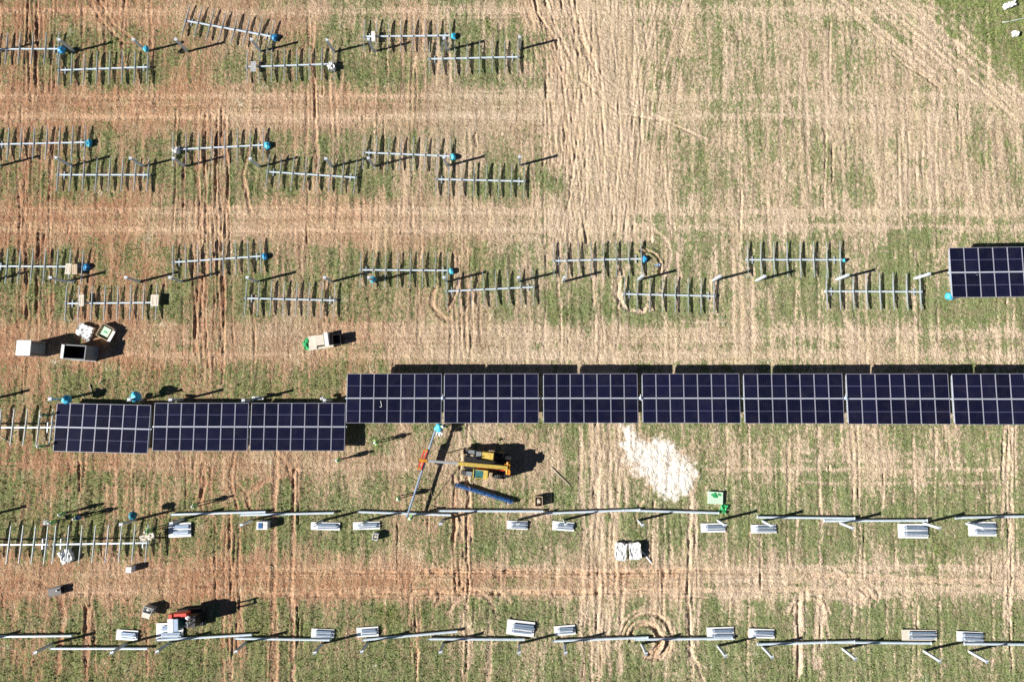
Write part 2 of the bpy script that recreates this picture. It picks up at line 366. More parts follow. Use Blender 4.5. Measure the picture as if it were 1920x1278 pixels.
for pts in (((300,1100),(460,1088),(600,1076),(1000,1072),(1300,1068),(1480,1072),(1600,1080),(1760,1088),(1930,1092)),((430,1116),(700,1112),(1000,1108),(1300,1106),(1500,1104),(1590,1112),(1625,1134)),((1480,1090),(1540,1078),(1600,1092),(1640,1120))):
    stroke(pts, 7, .035, .75, .16, rim=.8, red=.3); stroke([(a, b_+5) for a, b_ in pts], 2.6, .09, .2, -.1, rim=.3)
for rr in (34, 44, 58): arc(1590, 1118, rr, -30, 150, 5, .05, sy=.55)
for rr in (30, 40): arc(1515, 1150, rr, 0, 180, 5, .05, sy=.9)
for k_ in range(9):
    o_ = random.uniform(-26, 26); stroke([(1030+o_, -40), (1065+o_, 60), (1120+o_*1.2, 150), (1200+o_*1.5, 215), (1300+o_*2, 250+o_)], random.uniform(3,5), .025, .35, .12, rim=.5)
# chalky spill
poly = [(1168,796),(1192,796),(1197,822),(1212,830),(1226,814),(1243,824),(1268,838),(1292,862),(1309,895),(1300,918),(1278,928),(1268,944),(1252,936),(1236,912),(1212,897),(1186,884),(1166,866)]
def inside(u, v, pl):
    r = np.zeros(u.shape, bool); n = len(pl)
    for i in range(n):
        xa, ya = pl[i]; xb, yb = pl[(i+1) % n]
        c = ((ya > v) != (yb > v)); r ^= c & (u < (xb-xa)*(v-ya)/((yb-ya) or 1e-9)+xa)
    return r
sdw = sum(inside(U+a+9*N(.5,.5,20)+6*N(.2,.2,21), V+c_+8*N(.5,.5,22)+5*N(.2,.2,23), poly).astype(float) for a, c_ in ((0,0),(7,0),(-7,0),(0,7),(0,-7),(13,0),(-13,0),(0,13),(0,-13)))/9
SAND = sdw*(.95+.2*N(.35,.35,24)) - .12*np.clip(N(.8,.8,25), 0, 1)*sdw - .1*np.clip(N(.3,2,27),0,1)*sdw
GREEN -= .6*sdw; RELIEF += sdw*(.05+.02*N(.25,.25,26))
pit = np.exp(-(((U-1000)/30)**2+((V-962)/14)**2)*1.2)               # bare patch by the crate
GREEN -= .8*pit; PALE += .35*pit
# lush corner
GREEN += .75*corner
for (gx_, gy_, r_, a_) in ((1765,1030,22,.7),(1742,1063,14,.7),(655,990,34,.4),(725,1150,24,.5),(478,1182,26,.35),(345,1262,26,.3),(1050,592,26,.35),(1180,975,0.1,0),(1905,935,25,.4),(680,930,30,.2),(325,570,22,.35),(925,300,0.1,0),(1010,75,28,.35),(915,50,22,.4),(1012,330,24,.35),(1090,290,0.1,0),(1415,975,26,.3),(1700,435,34,.3),(1730,312,28,.3),(140,640,0.1,0),(135,725,22,.35),(0,940,26,.35),(1690,820,40,.3),(1860,800,30,.3),(1160,1250,.1,0),(1300,560,26,.3),(1140,580,22,.35)):
    k = np.exp(-((U-gx_)**2+(V-gy_)**2)/(r_*r_)); GREEN += a_*k*(.8+.5*NB)
LUSH = np.clip(corner + sum(np.exp(-((U-a)**2+(V-b)**2)/(r*r)) for a,b,r in ((1765,1030,18),(1742,1063,12),(725,1150,18),(345,1262,0.1),(480,1182,16),(1050,592,14),(915,50,16))), 0, 1)
GREEN = np.clip(GREEN, 0, 1.1); PALE = np.clip(PALE, 0, 1); RED = np.clip(RED, 0, 1)

def ext(lo, hi, step0, far):
    a = []; x = hi; s = step0
    while x < far: s *= 1.35; x += s; a.append(x)
    b = []; x = lo; s = step0
    while x > -far: s *= 1.35; x -= s; b.append(x)
    return np.array(b[::-1]), np.array(a)
bx, ax = ext(x0f, x1f, D, 2500); by, ay = ext(y0f, y1f, D, 2500)
XS = np.concatenate([bx, xs, ax]); YS = np.concatenate([by, ys, ay])
def padmap(A): return np.pad(A, ((len(by), len(ay)), (len(bx), len(ax))), mode='edge')
XX, YY = np.meshgrid(XS, YS)
ZZ = gz(XX) + padmap(RELIEF)
n2y, n2x = XX.shape
me = bpy.data.meshes.new('ground')
co = np.stack([XX, YY, ZZ], -1).reshape(-1, 3).astype(np.float32)
idx = np.arange(n2y*n2x).reshape(n2y, n2x)
q = np.stack([idx[:-1,:-1], idx[:-1,1:], idx[1:,1:], idx[1:,:-1]], -1).reshape(-1, 4).astype(np.int32)
me.vertices.add(len(co)); me.vertices.foreach_set('co', co.ravel())
me.loops.add(q.size); me.loops.foreach_set('vertex_index', q.ravel())
me.polygons.add(len(q)); me.polygons.foreach_set('loop_start', np.arange(0, q.size, 4, dtype=np.int32))
me.polygons.foreach_set('use_smooth', np.ones(len(q), bool))
me.update(calc_edges=True)
at = me.color_attributes.new('cover', 'FLOAT_COLOR', 'POINT')
at.data.foreach_set('color', np.stack([padmap(GREEN), padmap(PALE), padmap(RED), np.ones_like(XX)], -1).astype(np.float32).ravel())
at2 = me.color_attributes.new('extra', 'FLOAT_COLOR', 'POINT')
at2.data.foreach_set('color', np.stack([padmap(SAND), padmap(LUSH), 0*XX, np.ones_like(XX)], -1).astype(np.float32).ravel())

gm = bpy.data.materials.new('field_soil_and_grass'); gm.use_nodes = True
n = gm.node_tree.nodes; l = gm.node_tree.links; b = n['Principled BSDF']
b.inputs['Roughness'].default_value = .95; b.inputs['Specular IOR Level'].default_value = .1
geo = n.new('ShaderNodeNewGeometry')
a1 = n.new('ShaderNodeVertexColor'); a1.layer_name = 'cover'; a2 = n.new('ShaderNodeVertexColor'); a2.layer_name = 'extra'
s1 = n.new('ShaderNodeSeparateColor'); l.new(a1.outputs[0], s1.inputs[0]); s2 = n.new('ShaderNodeSeparateColor'); l.new(a2.outputs[0], s2.inputs[0])
def noise(scale, det=3, sy=1.0, rough=.6):
    mp = n.new('ShaderNodeMapping'); mp.inputs['Scale'].default_value = (1, sy, 1); l.new(geo.outputs['Position'], mp.inputs[0])
    t = n.new('ShaderNodeTexNoise'); t.inputs['Scale'].default_value = scale; t.inputs['Detail'].default_value = det; t.inputs['Roughness'].default_value = rough
    l.new(mp.outputs[0], t.inputs['Vector']); return t.outputs['Fac']
def mth(op, *a):
    k = n.new('ShaderNodeMath'); k.operation = op
    for i, v in enumerate(a):
        if isinstance(v, (int, float)): k.inputs[i].default_value = v
        else: l.new(v, k.inputs[i])
    return k.outputs[0]
def ramp(f, lo, hi):
    k = n.new('ShaderNodeMapRange'); k.inputs[1].default_value = lo; k.inputs[2].default_value = hi; l.new(f, k.inputs[0]); return k.outputs[0]
def mix(f, a, c):
    k = n.new('ShaderNodeMixRGB')
    if isinstance(f, (int, float)): k.inputs[0].default_value = f
    else: l.new(f, k.inputs[0])
    for i, v in ((1, a), (2, c)):
        if isinstance(v, tuple): k.inputs[i].default_value = (*v, 1)
        else: l.new(v, k.inputs[i])
    return k.outputs[0]
nA = noise(5.5, 2, .55); nB = noise(4.2, 3, 1.0, .7); nC = noise(11, 1); nS = noise(7.5, 2, .4)
soil = mix(s1.outputs[2], (.37,.27,.18), (.36,.185,.105))
palec = mix(s1.outputs[2], (.64,.50,.37), (.66,.42,.265))
base = mix(ramp(mth('ADD', s1.outputs[1], mth('MULTIPLY', mth('SUBTRACT', nB, .5), 2.3)), .15, .95), soil, palec)
hue = noise(.45, 3); base = mix(ramp(hue, .45, .65), base, mix(.35, base, mix(nB, (.40,.31,.15), (.70,.58,.36))))
base = mix(ramp(nC, .54, .70), base, mix(s1.outputs[2], (.16,.115,.07), (.17,.09,.05)))     # clods and damp crumbs
base = mix(ramp(nS, .62, .74), base, (.70,.59,.42))                                          # straw
gfac = ramp(mth('ADD', s1.outputs[0], mth('MULTIPLY', mth('SUBTRACT', nA, .5), 2.2)), .32, .66)
grs = mix(ramp(nC, .35, .65), (.060,.108,.032), (.20,.28,.095))
grs = mix(s2.outputs[1], grs, mix(ramp(nC, .35, .65), (.07,.13,.02), (.20,.30,.05)))
grs = mix(ramp(noise(.8, 3), .42, .66), grs, mix(ramp(nC, .35, .65), (.10,.10,.055), (.27,.25,.13)))
col = mix(mth('MULTIPLY', gfac, .80), base, grs)
col = mix(ramp(noise(9.5, 2, .6), .62, .70), col, mix(.6, col, (.70,.60,.38)))
col = mix(ramp(noise(8.2, 2, .6), .60, .68), col, mix(.62, col, (.05,.045,.03)))
col = mix(mth('MULTIPLY', ramp(mth('ADD', s2.outputs[0], mth('ADD', mth('MULTIPLY', mth('SUBTRACT', nB, .5), 1.2), mth('MULTIPLY', mth('SUBTRACT', hue, .5), 1.5))), .28, .9), .94), col, (.84,.80,.73))
l.new(col, b.inputs['Base Color'])
bp = n.new('ShaderNodeBump'); bp.inputs['Strength'].default_value = 1; bp.inputs['Distance'].default_value = .09
l.new(mth('ADD', noise(7, 2), mth('MULTIPLY', noise(3.2, 1), .6)), bp.inputs['Height']); l.new(bp.outputs[0], b.inputs['Normal'])
me.materials.append(gm)
ground = link('ground', me); ground['kind'] = 'structure'

# grass and weed tufts: short blades, one mesh
def height_at(x, y):
    i = np.clip(((x-x0f)/D).astype(int), 0, nx-1); j = np.clip(((y-y0f)/D).astype(int), 0, ny-1); return gz(x)+RELIEF[j, i], GREEN[j, i], LUSH[j, i]
def tufts(num, mname, cols, hmin, hmax, want_green):
    x = rng.uniform(x0f+2, x1f-2, num); y = rng.uniform(y0f+2, y1f-2, num)
    z, g, lu = height_at(x, y)
    keep = (rng.random(num) < np.clip((g-.3)*1.6, 0, 1)) if want_green else (rng.random(num) < np.clip(.9-g, .1, 1)*.7)
    x, y, z, g, lu = x[keep], y[keep], z[keep], g[keep], lu[keep]; k = len(x)
    vs = []; nb = 3
    for bi in range(nb):
        a = rng.uniform(0, 2*np.pi, k); w_ = rng.uniform(.02, .05, k); hh = rng.uniform(hmin, hmax, k)*(1+lu*.8); ln = rng.uniform(.04, .14, k)
        bx_ = x+rng.normal(0, .04, k); by_ = y+rng.normal(0, .04, k)
        dx, dy = np.cos(a), np.sin(a)
        vs.append(np.stack([np.stack([bx_-dy*w_, by_+dx*w_, z-.02], -1), np.stack([bx_+dy*w_, by_-dx*w_, z-.02], -1), np.stack([bx_+dx*ln, by_+dy*ln, z+hh], -1)], 1))
    v_ = np.concatenate(vs, 0).reshape(-1, 3).astype(np.float32); m_ = bpy.data.meshes.new(mname)
    nf = len(v_)//3
    m_.vertices.add(len(v_)); m_.vertices.foreach_set('co', v_.ravel()); m_.loops.add(len(v_)); m_.loops.foreach_set('vertex_index', np.arange(len(v_), dtype=np.int32))
    m_.polygons.add(nf); m_.polygons.foreach_set('loop_start', np.arange(0, len(v_), 3, dtype=np.int32)); m_.update(calc_edges=True)
    mt = bpy.data.materials.new(mname+'_blades'); mt.use_nodes = True; nn = mt.node_tree.nodes; bb = nn['Principled BSDF']; bb.inputs['Roughness'].default_value = .85; bb.inputs['Specular IOR Level'].default_value = .15
    gg = nn.new('ShaderNodeNewGeometry'); rr = nn.new('ShaderNodeValToRGB'); e = rr.color_ramp.elements
    e[0].color = (*cols[0], 1); e[1].color = (*cols[1], 1)
    mt.node_tree.links.new(gg.outputs['Random Per Island'], rr.inputs[0]); mt.node_tree.links.new(rr.outputs[0], bb.inputs['Base Color'])
    m_.materials.append(mt); o = link(mname, m_); return o
o = tufts(230000, 'grass', ((.09,.14,.04), (.26,.33,.11)), .05, .12, True); tag(o, 'short green grass and weeds between the machine tracks', 'grass'); o['kind'] = 'stuff'
o = tufts(130000, 'straw_stubble', ((.42,.33,.2), (.72,.62,.44)), .02, .06, False); tag(o, 'pale dry straw stubble scattered over the bare soil', 'stubble'); o['kind'] = 'stuff'

# ------------------------------------------------------------------ shared meshes for the steelwork
def rail_mesh():
    """perforated cross rail: flat flange on top, deep web in the middle tapering to both ends"""
    b = MB(); L = 3.55; nc = 36; rows = 5; w_ = .035
    def depth(t): return .05 + .155*(1-abs(t)**1.8)
    xs_ = [-L/2 + L*i/nc for i in range(nc+1)]
    zs = lambda x, j: .31 - depth(x/(L/2))*j/rows
    for i in range(nc):
        for j in range(rows):
            if i % 2 == 1 and j in (1, 3) and abs(xs_[i]) < L*.40: continue
            x_a, x_b = xs_[i], xs_[i+1]
            for xo in (-.012, .012):
                b.quad([(xo, x_a, zs(x_a, j+1)), (xo, x_b, zs(x_b, j+1)), (xo, x_b, zs(x_b, j)), (xo, x_a, zs(x_a, j))])
    b.box((0, 0, .318), (.05, L, .012))
    return b.mesh('cross_rail', M['rail'])
RAIL = rail_mesh()
def post_mesh(h=2.15):
    b = MB(); b.box((-.09,0,h/2), (.016,.20,h)); b.box((.09,0,h/2), (.016,.20,h)); b.box((0,0,h/2), (.164,.016,h)); return b.mesh('steel_section', M['post'])
PSEC = post_mesh()
b = MB(); b.box((0,0,.01), (.30,.26,.02)); b.box((-.06,.11,.09), (.18,.02,.16)); b.box((-.06,-.11,.09), (.18,.02,.16)); PHEAD = b.mesh('bearing_bracket', M['galv'])
POSTS = {}
def post(u, v, label, group, h=2.15, lean=None, head=True):
    p = P(u, v); r = thing('support_post', label, 'post', p, random.uniform(-.03,.03), group)
    a = link('steel_section', PSEC, r); a.scale = (1,1,h/2.15); a.location = (0,0,-.02)
    if head: link('bearing_bracket', PHEAD, r, (0,0,h-.015))
    return r
rows = {
 'top post row': (97, [(2,97),(140,97),(275,97),(352,97),(489,97),(626,98),(701,97),(838,95),(975,93)]),
 'second post row': (311, [(1,311),(135,311),(270,312),(348,312),(487,313),(624,313),(701,312),(838,311),(975,310)]),
 'third post row': (527, [(-18,527),(125,528),(262,528),(342,528),(482,528),(622,528),(702,528),(838,528),(973,528),(1056,528),(1197,525),(1337,526),(1418,526),(1568,524),(1715,522),(1800,522)]),
 'post row along the solar tables': (748, [(-17,749),(125,748),(268,749),(343,749),(475,750),(622,750),(702,748),(838,748),(973,748),(1056,748),(1197,748),(1337,748),(1418,748),(1568,748),(1718,748),(1800,748),(1940,748)]),
 'post row below the telehandler': (973, [(-25,967),(254,974),(345,972),(472,975),(605,975),(690,975),(832,973),(972,974),(1058,974),(1197,975),(1346,975),(1430,976),(1576,980),(1732,980),(1812,981)]),
 'bottom post row': (1205, [(-36,1201),(100,1205),(238,1205),(320,1203),(462,1203),(605,1205),(690,1203),(832,1204),(974,1205),(1058,1205),(1203,1206),(1346,1210),(1430,1212),(1580,1215),(1732,1219),(1817,1220)]),
}
for rn, (v0, lst) in rows.items():
    vis = [p for p in lst if p[0] > 30]
    for (u_, v_) in lst:
        if u_ <= 30: lab = 'bare post at the left edge, %s' % rn
        else: lab = 'bare steel post, %s from the left, %s' % (ORD[vis.index((u_, v_))] if vis.index((u_, v_)) < 16 else 'last', rn)
        h = 2.15 if not (v0 == 748 and u_ > 650) else 2.12
        post(u_, v_, lab, 'posts in the ' + rn, h)

# trestle
b = MB()
b.box((0,0,.085), (.08,.75,.06))
for s in (-1, 1):
    b.bar((-.12,s*.33,0), (0,s*.33,.08), .04, .04); b.bar((.12,s*.33,0), (0,s*.33,.08), .04, .04)
TRES = b.mesh('low_trestle', M['rail'])
b = MB()
b.box((0,0,.70), (.09,1.0,.07))
for s in (-1, 1):
    b.bar((-.3,s*.45,0), (0,s*.42,.68), .05, .05); b.bar((.3,s*.45,0), (0,s*.42,.68), .05, .05)
    b.bar((-.2,s*.44,.25), (.2,s*.44,.25), .03, .03)
TRESH = b.mesh('tall_trestle', M['galv'])
def frame(ua, va, ub, vb, where, hgt=0.0, cover=None, n=8, fr=(.015,.985), group=None, trest=(.07,.93), slant=0.0):
    zt = .19+hgt
    A = P(ua, va, zt); B_ = P(ub, vb, zt); d = B_-A; L = math.hypot(d.x, d.y); rz = math.atan2(d.y, d.x)
    c = (A+B_)/2; c.z = float(gz(c.x)); sl_ = math.atan2(float(gz(B_.x)-gz(A.x)), L)
    r = thing('rail_frame', 'eight-rail frame, %s' % where, 'frame', c, rz, group or 'rail frames laid out for the tables', -sl_)
    t = MB(); t.box((0,0,zt), (L,.13,.13)); t.box((-L/2-.01,0,zt), (.02,.2,.2)); t.box((L/2+.01,0,zt), (.02,.2,.2)); t.obj('torque_tube', M['tube'], r)
    for i in range(n):
        f = fr[0]+(fr[1]-fr[0])*i/(n-1)
        o_ = link('cross_rail', RAIL, r, (-L/2+L*f, random.uniform(-.04,.04), hgt), slant+random.uniform(-.006,.006))
    if cover:
        cm, sz = cover; k = MB(); k.blob((L/2+.22, -.05, zt-.02), (sz*.3, sz*.36, .24), int(ua), .16); k.obj('drive_cover', M[cm], r)
    for j, f in enumerate(trest):
        q_ = thing('trestle', '%s trestle, %s end of frame %s' % ('tall' if hgt > .2 else 'low', ('left','right')[j], where), 'trestle', (0,0,0), rz, 'trestles under the rail frames')
        px_ = -L/2+L*f; q_.location = (c.x+px_*math.cos(rz), c.y+px_*math.sin(rz), float(gz(c.x+px_*math.cos(rz))))
        link('stand', TRESH if hgt > .2 else TRES, q_)
    return r
up, lo = 'in the upper line of the %s', 'in the lower line of the %s'
T1, T2, T3 = 'topmost frame row', 'second frame row', 'third frame row'
frame(-62,93,113,92, 'at the left edge, topmost row', cover=('blue',.9))
frame(109,132,280,126, 'leftmost lower one, topmost row')
frame(347,39,511,69, 'sloping down to blue cover, topmost row', cover=('blue',1.1))
frame(461,126,630,120, 'carrying white sheets, topmost row')
frame(681,69,846,67, 'carrying the narrow white box, topmost row', cover=('cyan',1.0))
frame(803,111,973,107, 'rightmost in the topmost row')
frame(-10,271,163,267, 'at the left edge, second row', cover=('cyan',1.1))
frame(107,328,281,328, 'leftmost lower one, second row')
frame(323,281,497,272, 'rising to its blue cover, second row', cover=('cyan',1.2))
frame(500,322,669,333, 'sloping down to the right, second row')
frame(680,286,846,293, 'upper right of the second row', cover=('cyan',1.0))
frame(816,336,985,340, 'rightmost in the second row')
frame(-12,499,158,500, 'at the left edge under cream boards', cover=('blue',1.1))
frame(122,569,297,567, 'leftmost lower one, third row')
frame(323,492,492,480, 'rising to its blue cover, third row', cover=('blue',1.0))
frame(459,559,630,563, 'above the cardboard pile, third row')
frame(674,506,842,507, 'above a post wrapped in blue, third row', cover=('cyan',.9))
frame(835,546,1002,538, 'with churned soil left, third row')
frame(1036,489,1205,485, 'left of the curved rut, third row', cover=('blue',.9))
frame(1168,551,1341,555, 'below the curved rut, third row')
frame(1399,487,1578,487, 'upper right one, third row', cover=('cyan',.5))
frame(1547,546,1728,547, 'rightmost lower one, third row')
frame(-75,801,100,801, 'touching the leftmost solar table', hgt=.6, slant=-.05)
frame(-78,1021,90,1020, 'at left edge below the workers', hgt=.6, slant=-.07)
frame(100,1020,279,1017, 'between the workers and white cube', hgt=.6, slant=-.06)

# ------------------------------------------------------------------ solar tables
PW, PH, GX, GY = 1.295, 2.35, .022, .07
b = MB(); b.box((0,0,0), (PW-.06, PH-.06, .006)); PG = b.mesh('solar_panel', M['pv'])
b = MB()
for s in (-1, 1):
    b.box((s*(PW/2-.015),0,-.008), (.030, PH, .035)); b.box((0,s*(PH/2-.015),-.008), (PW-.062, .030, .035))
b.box((0,0,-.02), (PW-.064, PH-.064, .004)); PF = b.mesh('panel_frame', M['pframe'])
PITCH = PW+GX; TW = 7*PITCH
def table(ul, ur, vt, vb, where, hgt, rz=0, grp='solar tables in the long line'):
    A = P(ul, (vt+vb)/2, hgt); B_ = P(ur, (vt+vb)/2, hgt); Tp = P((ul+ur)/2, vt, hgt); Bt = P((ul+ur)/2, vb, hgt)
    L = B_.x-A.x; H_ = Tp.y-Bt.y; c = Vector(((A.x+B_.x)/2, (Tp.y+Bt.y)/2, float(gz((A.x+B_.x)/2))))
    slp = math.atan2(float(gz(B_.x)-gz(A.x)), L)
    r = thing('solar_table', 'solar table of fourteen panels, %s' % where, 'solar panels', c, rz, grp, -slp)
    sx, sy = L/TW, H_/(2*PH+GY+.02)
    k = MB(); k.box((0,0,hgt-.12), (L+.3,.13,.13)); k.obj('torque_tube', M['tube'], r)
    for i in range(8):
        o_ = link('cross_rail', RAIL, r, ((-3.5+i)*PITCH*sx, 0, hgt-.35)); o_.scale = (1,1.2,1)
    for i in range(7):
        for s in (1, -1):
            p_ = link('solar_panel', PG, r, ((i-3)*PITCH*sx, s*(PH/2+GY/2)*sy, hgt+random.uniform(-.004,.004))); p_.scale = (sx, sy, 1)
            p_.rotation_euler = (random.uniform(-.002,.002), random.uniform(-.003,.003), 0)
            link('panel_frame', PF, p_)
    return r
for (a, c_, t_, bt_, wh, h_, rz_) in (
    (103,280,757,848,'lowered, leftmost of the line and slightly turned',1.0,-.022),
    (288,465,755,845,'lowered, second from the left of the line',1.0,0),
    (470,647,755,845,'lowered, touching the corner of the first raised table',1.0,0),
    (650,828,700,793,'raised, with a white cable mark on one panel',2.3,0),
    (833,1010,700,793,'raised, directly above the yellow telehandler',2.3,0),
    (1020,1197,700,793,'raised, just left of the one above the chalky spill',2.3,0),
    (1206,1389,700,793,'raised, above the right half of the chalky spill',2.3,0),
    (1397,1583,700,794,'raised, third from the right edge',2.3,0),
    (1590,1782,700,795,'raised, second from the right edge',2.3,0),
    (1789,1981,700,796,'raised, cut off by the right edge in the long line',2.3,0)):
    table(a, c_, t_, bt_, wh, h_, rz_)
table(1784,1976,463,557,'alone at the right edge above the long line',2.3,0,'solar table of the upper row')
def slewdrive(u, v, z, wh):
    p = P(u, v, z); r = thing('tracker_drive', 'small blue drive unit in the gap between tables, '+wh, 'drive', (p.x,p.y,p.z), 0, 'drives between raised tables')
    k = MB(); k.cyl((0,-.12,0),(0,.12,0),.17,seg=16); k.obj('housing', M['bluegalv'], r); k = MB(); k.cyl((.0,.12,0),(.0,.34,0),.06); k.obj('motor', M['lgrey'], r)
for u_, wh in ((830.5,'left end above the hanging tube'),(1201.5,'middle of the line'),(1586.5,'toward the right end')): slewdrive(u_, 746, 2.22, wh)
# cable on a panel
p = P(714, 755, 2.34); k = MB(); pts = [(0,.18),(.02,.0),(.06,-.12),(.10,-.28),(.02,-.40),(-.08,-.34)]
for a, c_ in zip(pts[:-1], pts[1:]): k.cyl((a[0],a[1],.02),(c_[0],c_[1],.02),.025,seg=6)
o = k.obj('cable', M['white']); o.location = p; tag(o, 'short white cable curled on a dark blue solar panel', 'cable')

# ------------------------------------------------------------------ tubes on the ground
def tube(ua, va, ub, vb, where, z=.26, wd=.2, name='steel_tube', m='tube', group='long tubes lying beside the posts'):
    A = P(ua, va, z); B_ = P(ub, vb, z); d = B_-A; L = d.length; k = MB(); h = wd/2
    prof = [(h*math.cos(t), h*math.sin(t)) for t in [math.radians(22.5+45*i) for i in range(8)]]
    n0 = len(k.v)
    for x in (-L/2, L/2):
        for yz in prof: k.v.append((x, yz[0]*1.06, yz[1]*1.06))
    for i in range(8):
        j = (i+1) % 8; k.f.append((n0+i, n0+j, n0+8+j, n0+8+i)); k.m.append(0)
    k.f.append(tuple(range(n0+7, n0-1, -1))); k.m.append(1); k.f.append(tuple(range(n0+8, n0+16))); k.m.append(1)
    for x in (-L/2-.006, L/2+.006): k.box((x,0,0), (.012, wd*1.25, wd*1.25), 0)
    o_ = k.obj(name, [M[m], M['black']]); o_.location = (A+B_)/2; o_.rotation_euler = d.to_track_quat('X','Z').to_euler()
    return tag(o_, 'long steel tube, '+where, 'tube', group)
E = [(321,964,498,959,'leftmost of the line below the telehandler'),(450,965,626,961,'second of that line, above a blue and white box'),(672,959,845,965,'its left part crossed by the hanging tube'),
     (823,957,1018,958,'below the blue beam bundle'),(1022,962,1200,955,'right of the wooden crate'),(1170,956,1347,961,'below the chalky spill, ending by the green sheet'),
     (1420,969,1602,971,'right of the gap, upper of the overlapping pair'),(1545,976,1738,975,'right part, lower of the overlapping pair'),(1792,970,1985,966,'cut off by the right edge, upper tube line')]
for e in E: tube(*e)
Fr = [(-45,1193,135,1191,'cut off by the left edge, bottom line'),(95,1215,277,1215,'lowest of all, bottom left'),(294,1199,472,1189,'below the red and white machine'),(441,1196,618,1199,'bottom line, right of the red machine'),
      (680,1199,857,1183,'most steeply slanted one in the bottom line'),(804,1197,983,1198,'bottom line, its right end below a large white tray'),(1037,1201,1215,1194,'bottom line, ending inside the circular ruts'),(1190,1198,1373,1196,'bottom line, right of the circular ruts'),
      (1420,1207,1602,1202,'bottom line, third from the right edge'),(1550,1203,1745,1205,'bottom line, second from the right edge'),(1808,1206,1990,1208,'bottom line, cut off by the right edge')]
for e in Fr: tube(*e)
o = tube(853,908,961,941,'x', .3, .22, 'beam_bundle', 'navy', None); o['label'] = 'dark blue beam bundle lying slanted below the telehandler'; o['category'] = 'beams'

k = MB(); L_ = (P(961,941)-P(853,908)).length
for i in range(9): k.box((-L_/2+L_*(i+.5)/9, 0, .14), (.06,.34,.02), T=Matrix.Rotation(.5*(-1)**i,3,'Z'))
k.box((0,.17,.0), (L_*.98,.04,.16)); k.box((0,-.17,.0), (L_*.98,.04,.16)); c_ = k.obj('lacing', M['navy'], o)
# tube carried by the telehandler
tb = tube(820,795,763,969,'x', .95, .19, 'lifted_tube', 'bluegalv', None); tb['label'] = 'blue grey tube held in red clamp in front of the telehandler'

# ------------------------------------------------------------------ trays with stacked profiles
def tray(u, v, wpx, hpx, deg, where, n=2, base='white', bund=True, bm='bluegalv'):
    c = P(u, v, .15); Wd = wpx/19.2; Hd = hpx/19.2; rz = math.radians(deg)
    r = thing('pallet', '%s pallet %s' % (('white' if base == 'white' else 'cream'), where), 'pallet', (c.x, c.y, float(gz(c.x))), rz, 'pallets of profiles along the post rows')
    k = MB(); k.box((0,0,.125), (Wd, Hd, .03)); k.obj('deck', M[base], r)
    k = MB()
    for y in (-.42, 0, .42): k.box((0, y*Hd, .055), (Wd*.96, .09, .11))
    k.obj('bearers', M['wood'], r)
    if bund:
        bb = thing('profile_stack', 'steel profiles on the pallet %s' % where, 'profiles', (c.x, c.y, float(gz(c.x))+.142), rz, 'profile stacks on the pallets')
        for i in range(n):
            k = MB(); bw = Hd*.62/n; yc_ = (i-(n-1)/2)*Hd*.40; Lb = Wd*.74
            for a in range(4):
                for z in range(3):
                    k.box((Wd*.07+random.uniform(-.05,.05)*Wd, yc_+(a-1.5)*bw/4, .035+z*.05), (Lb*random.uniform(.85,1), bw/4*.72, .038), (0,1,0,0)[(a+i)%4], Matrix.Rotation(random.uniform(-.02,.02),3,'Z'))
            k.box((Wd*.07-Lb*.42, yc_, .155), (.05, bw*.9, .02), 1)
            k.obj('bundle', [M[bm], M['galv']], bb)
    return r
trays = [(337,993,42,26,3,'with a tall stack, left end of the tube line',2,'white'),(610,986,54,14,-1,'below the second tube, long and thin',1,'white'),(687,985,50,14,2,'just above the small white and brown crate',1,'white'),
 (970,984,38,15,-2,'below the square wooden crate',2,'white'),(1056,986,40,16,-4,'right of the one below the wooden crate',1,'white'),(1337,989,44,16,1,'below the green and white sheet',1,'white'),(1432,991,45,15,1,'at the start of the right tube pair',2,'white'),
 (1712,995,52,25,0,'with two dark stripes below the right tube pair',2,'white'),(1842,991,48,25,0,'nearest the right edge in the upper tube line',2,'white'),
 (238,1190,40,18,-3,'left of the red and white machine',1,'white'),(318,1183,50,30,2,'touching the red and white machine',2,'white'),(605,1187,42,16,-2,'small, bottom line right of the red machine',2,'white'),(689,1184,40,17,4,'at the left end of the steeply slanted tube',1,'white'),
 (976,1177,50,26,-6,'large and tilted, bottom line centre',1,'white'),(1059,1181,38,17,5,'left of the circular ruts',1,'white'),(1351,1187,48,22,2,'bottom line, right of the circular ruts',2,'white'),(1428,1187,45,16,-1,'bottom line, at the third tube from the right',1,'white'),
 (1724,1190,60,18,0,'long, bottom line near the right edge',2,'cream'),(1819,1193,45,17,-2,'nearest the bottom right corner',2,'white')]
for t_ in trays: tray(*t_)
# boards and boxes lying on the frames
def slab(u, v, wpx, hpx, deg, label, z=.46, m='cream', th=.05, name='board', cat='board', holes=False):
    c = P(u, v, z); k = MB(); k.box((0,0,0), (wpx/19.2, hpx/19.2, th))
    if holes:
        for i in (-1, 1): k.box((i*wpx/19.2*.25, 0, th/2+.004), (wpx/19.2*.08, hpx/19.2*.7, .01), 1)
    o_ = k.obj(name, [M[m], M['wood']]); o_.location = c; o_.rotation_euler = (0,0,math.radians(deg)); return tag(o_, label, cat)
slab(475,125,11,21,0,'grey white board across the left end of a rail frame', m='lgrey')
slab(700,69,7,20,3,'narrow white box near left end of an upper frame', m='white', th=.2, name='box', cat='box')
slab(128,504,11,21,-4,'cream board, left of the pair on a left edge frame', holes=True)
slab(140,505,10,20,3,'cream slatted board, right of the pair on a left edge frame', m='wood', holes=True)
slab(153,563,9,22,2,'pale slatted board on the frame above the white cabin', holes=True)
slab(290,563,15,22,0,'pale square board on right end of a lower frame', holes=True)
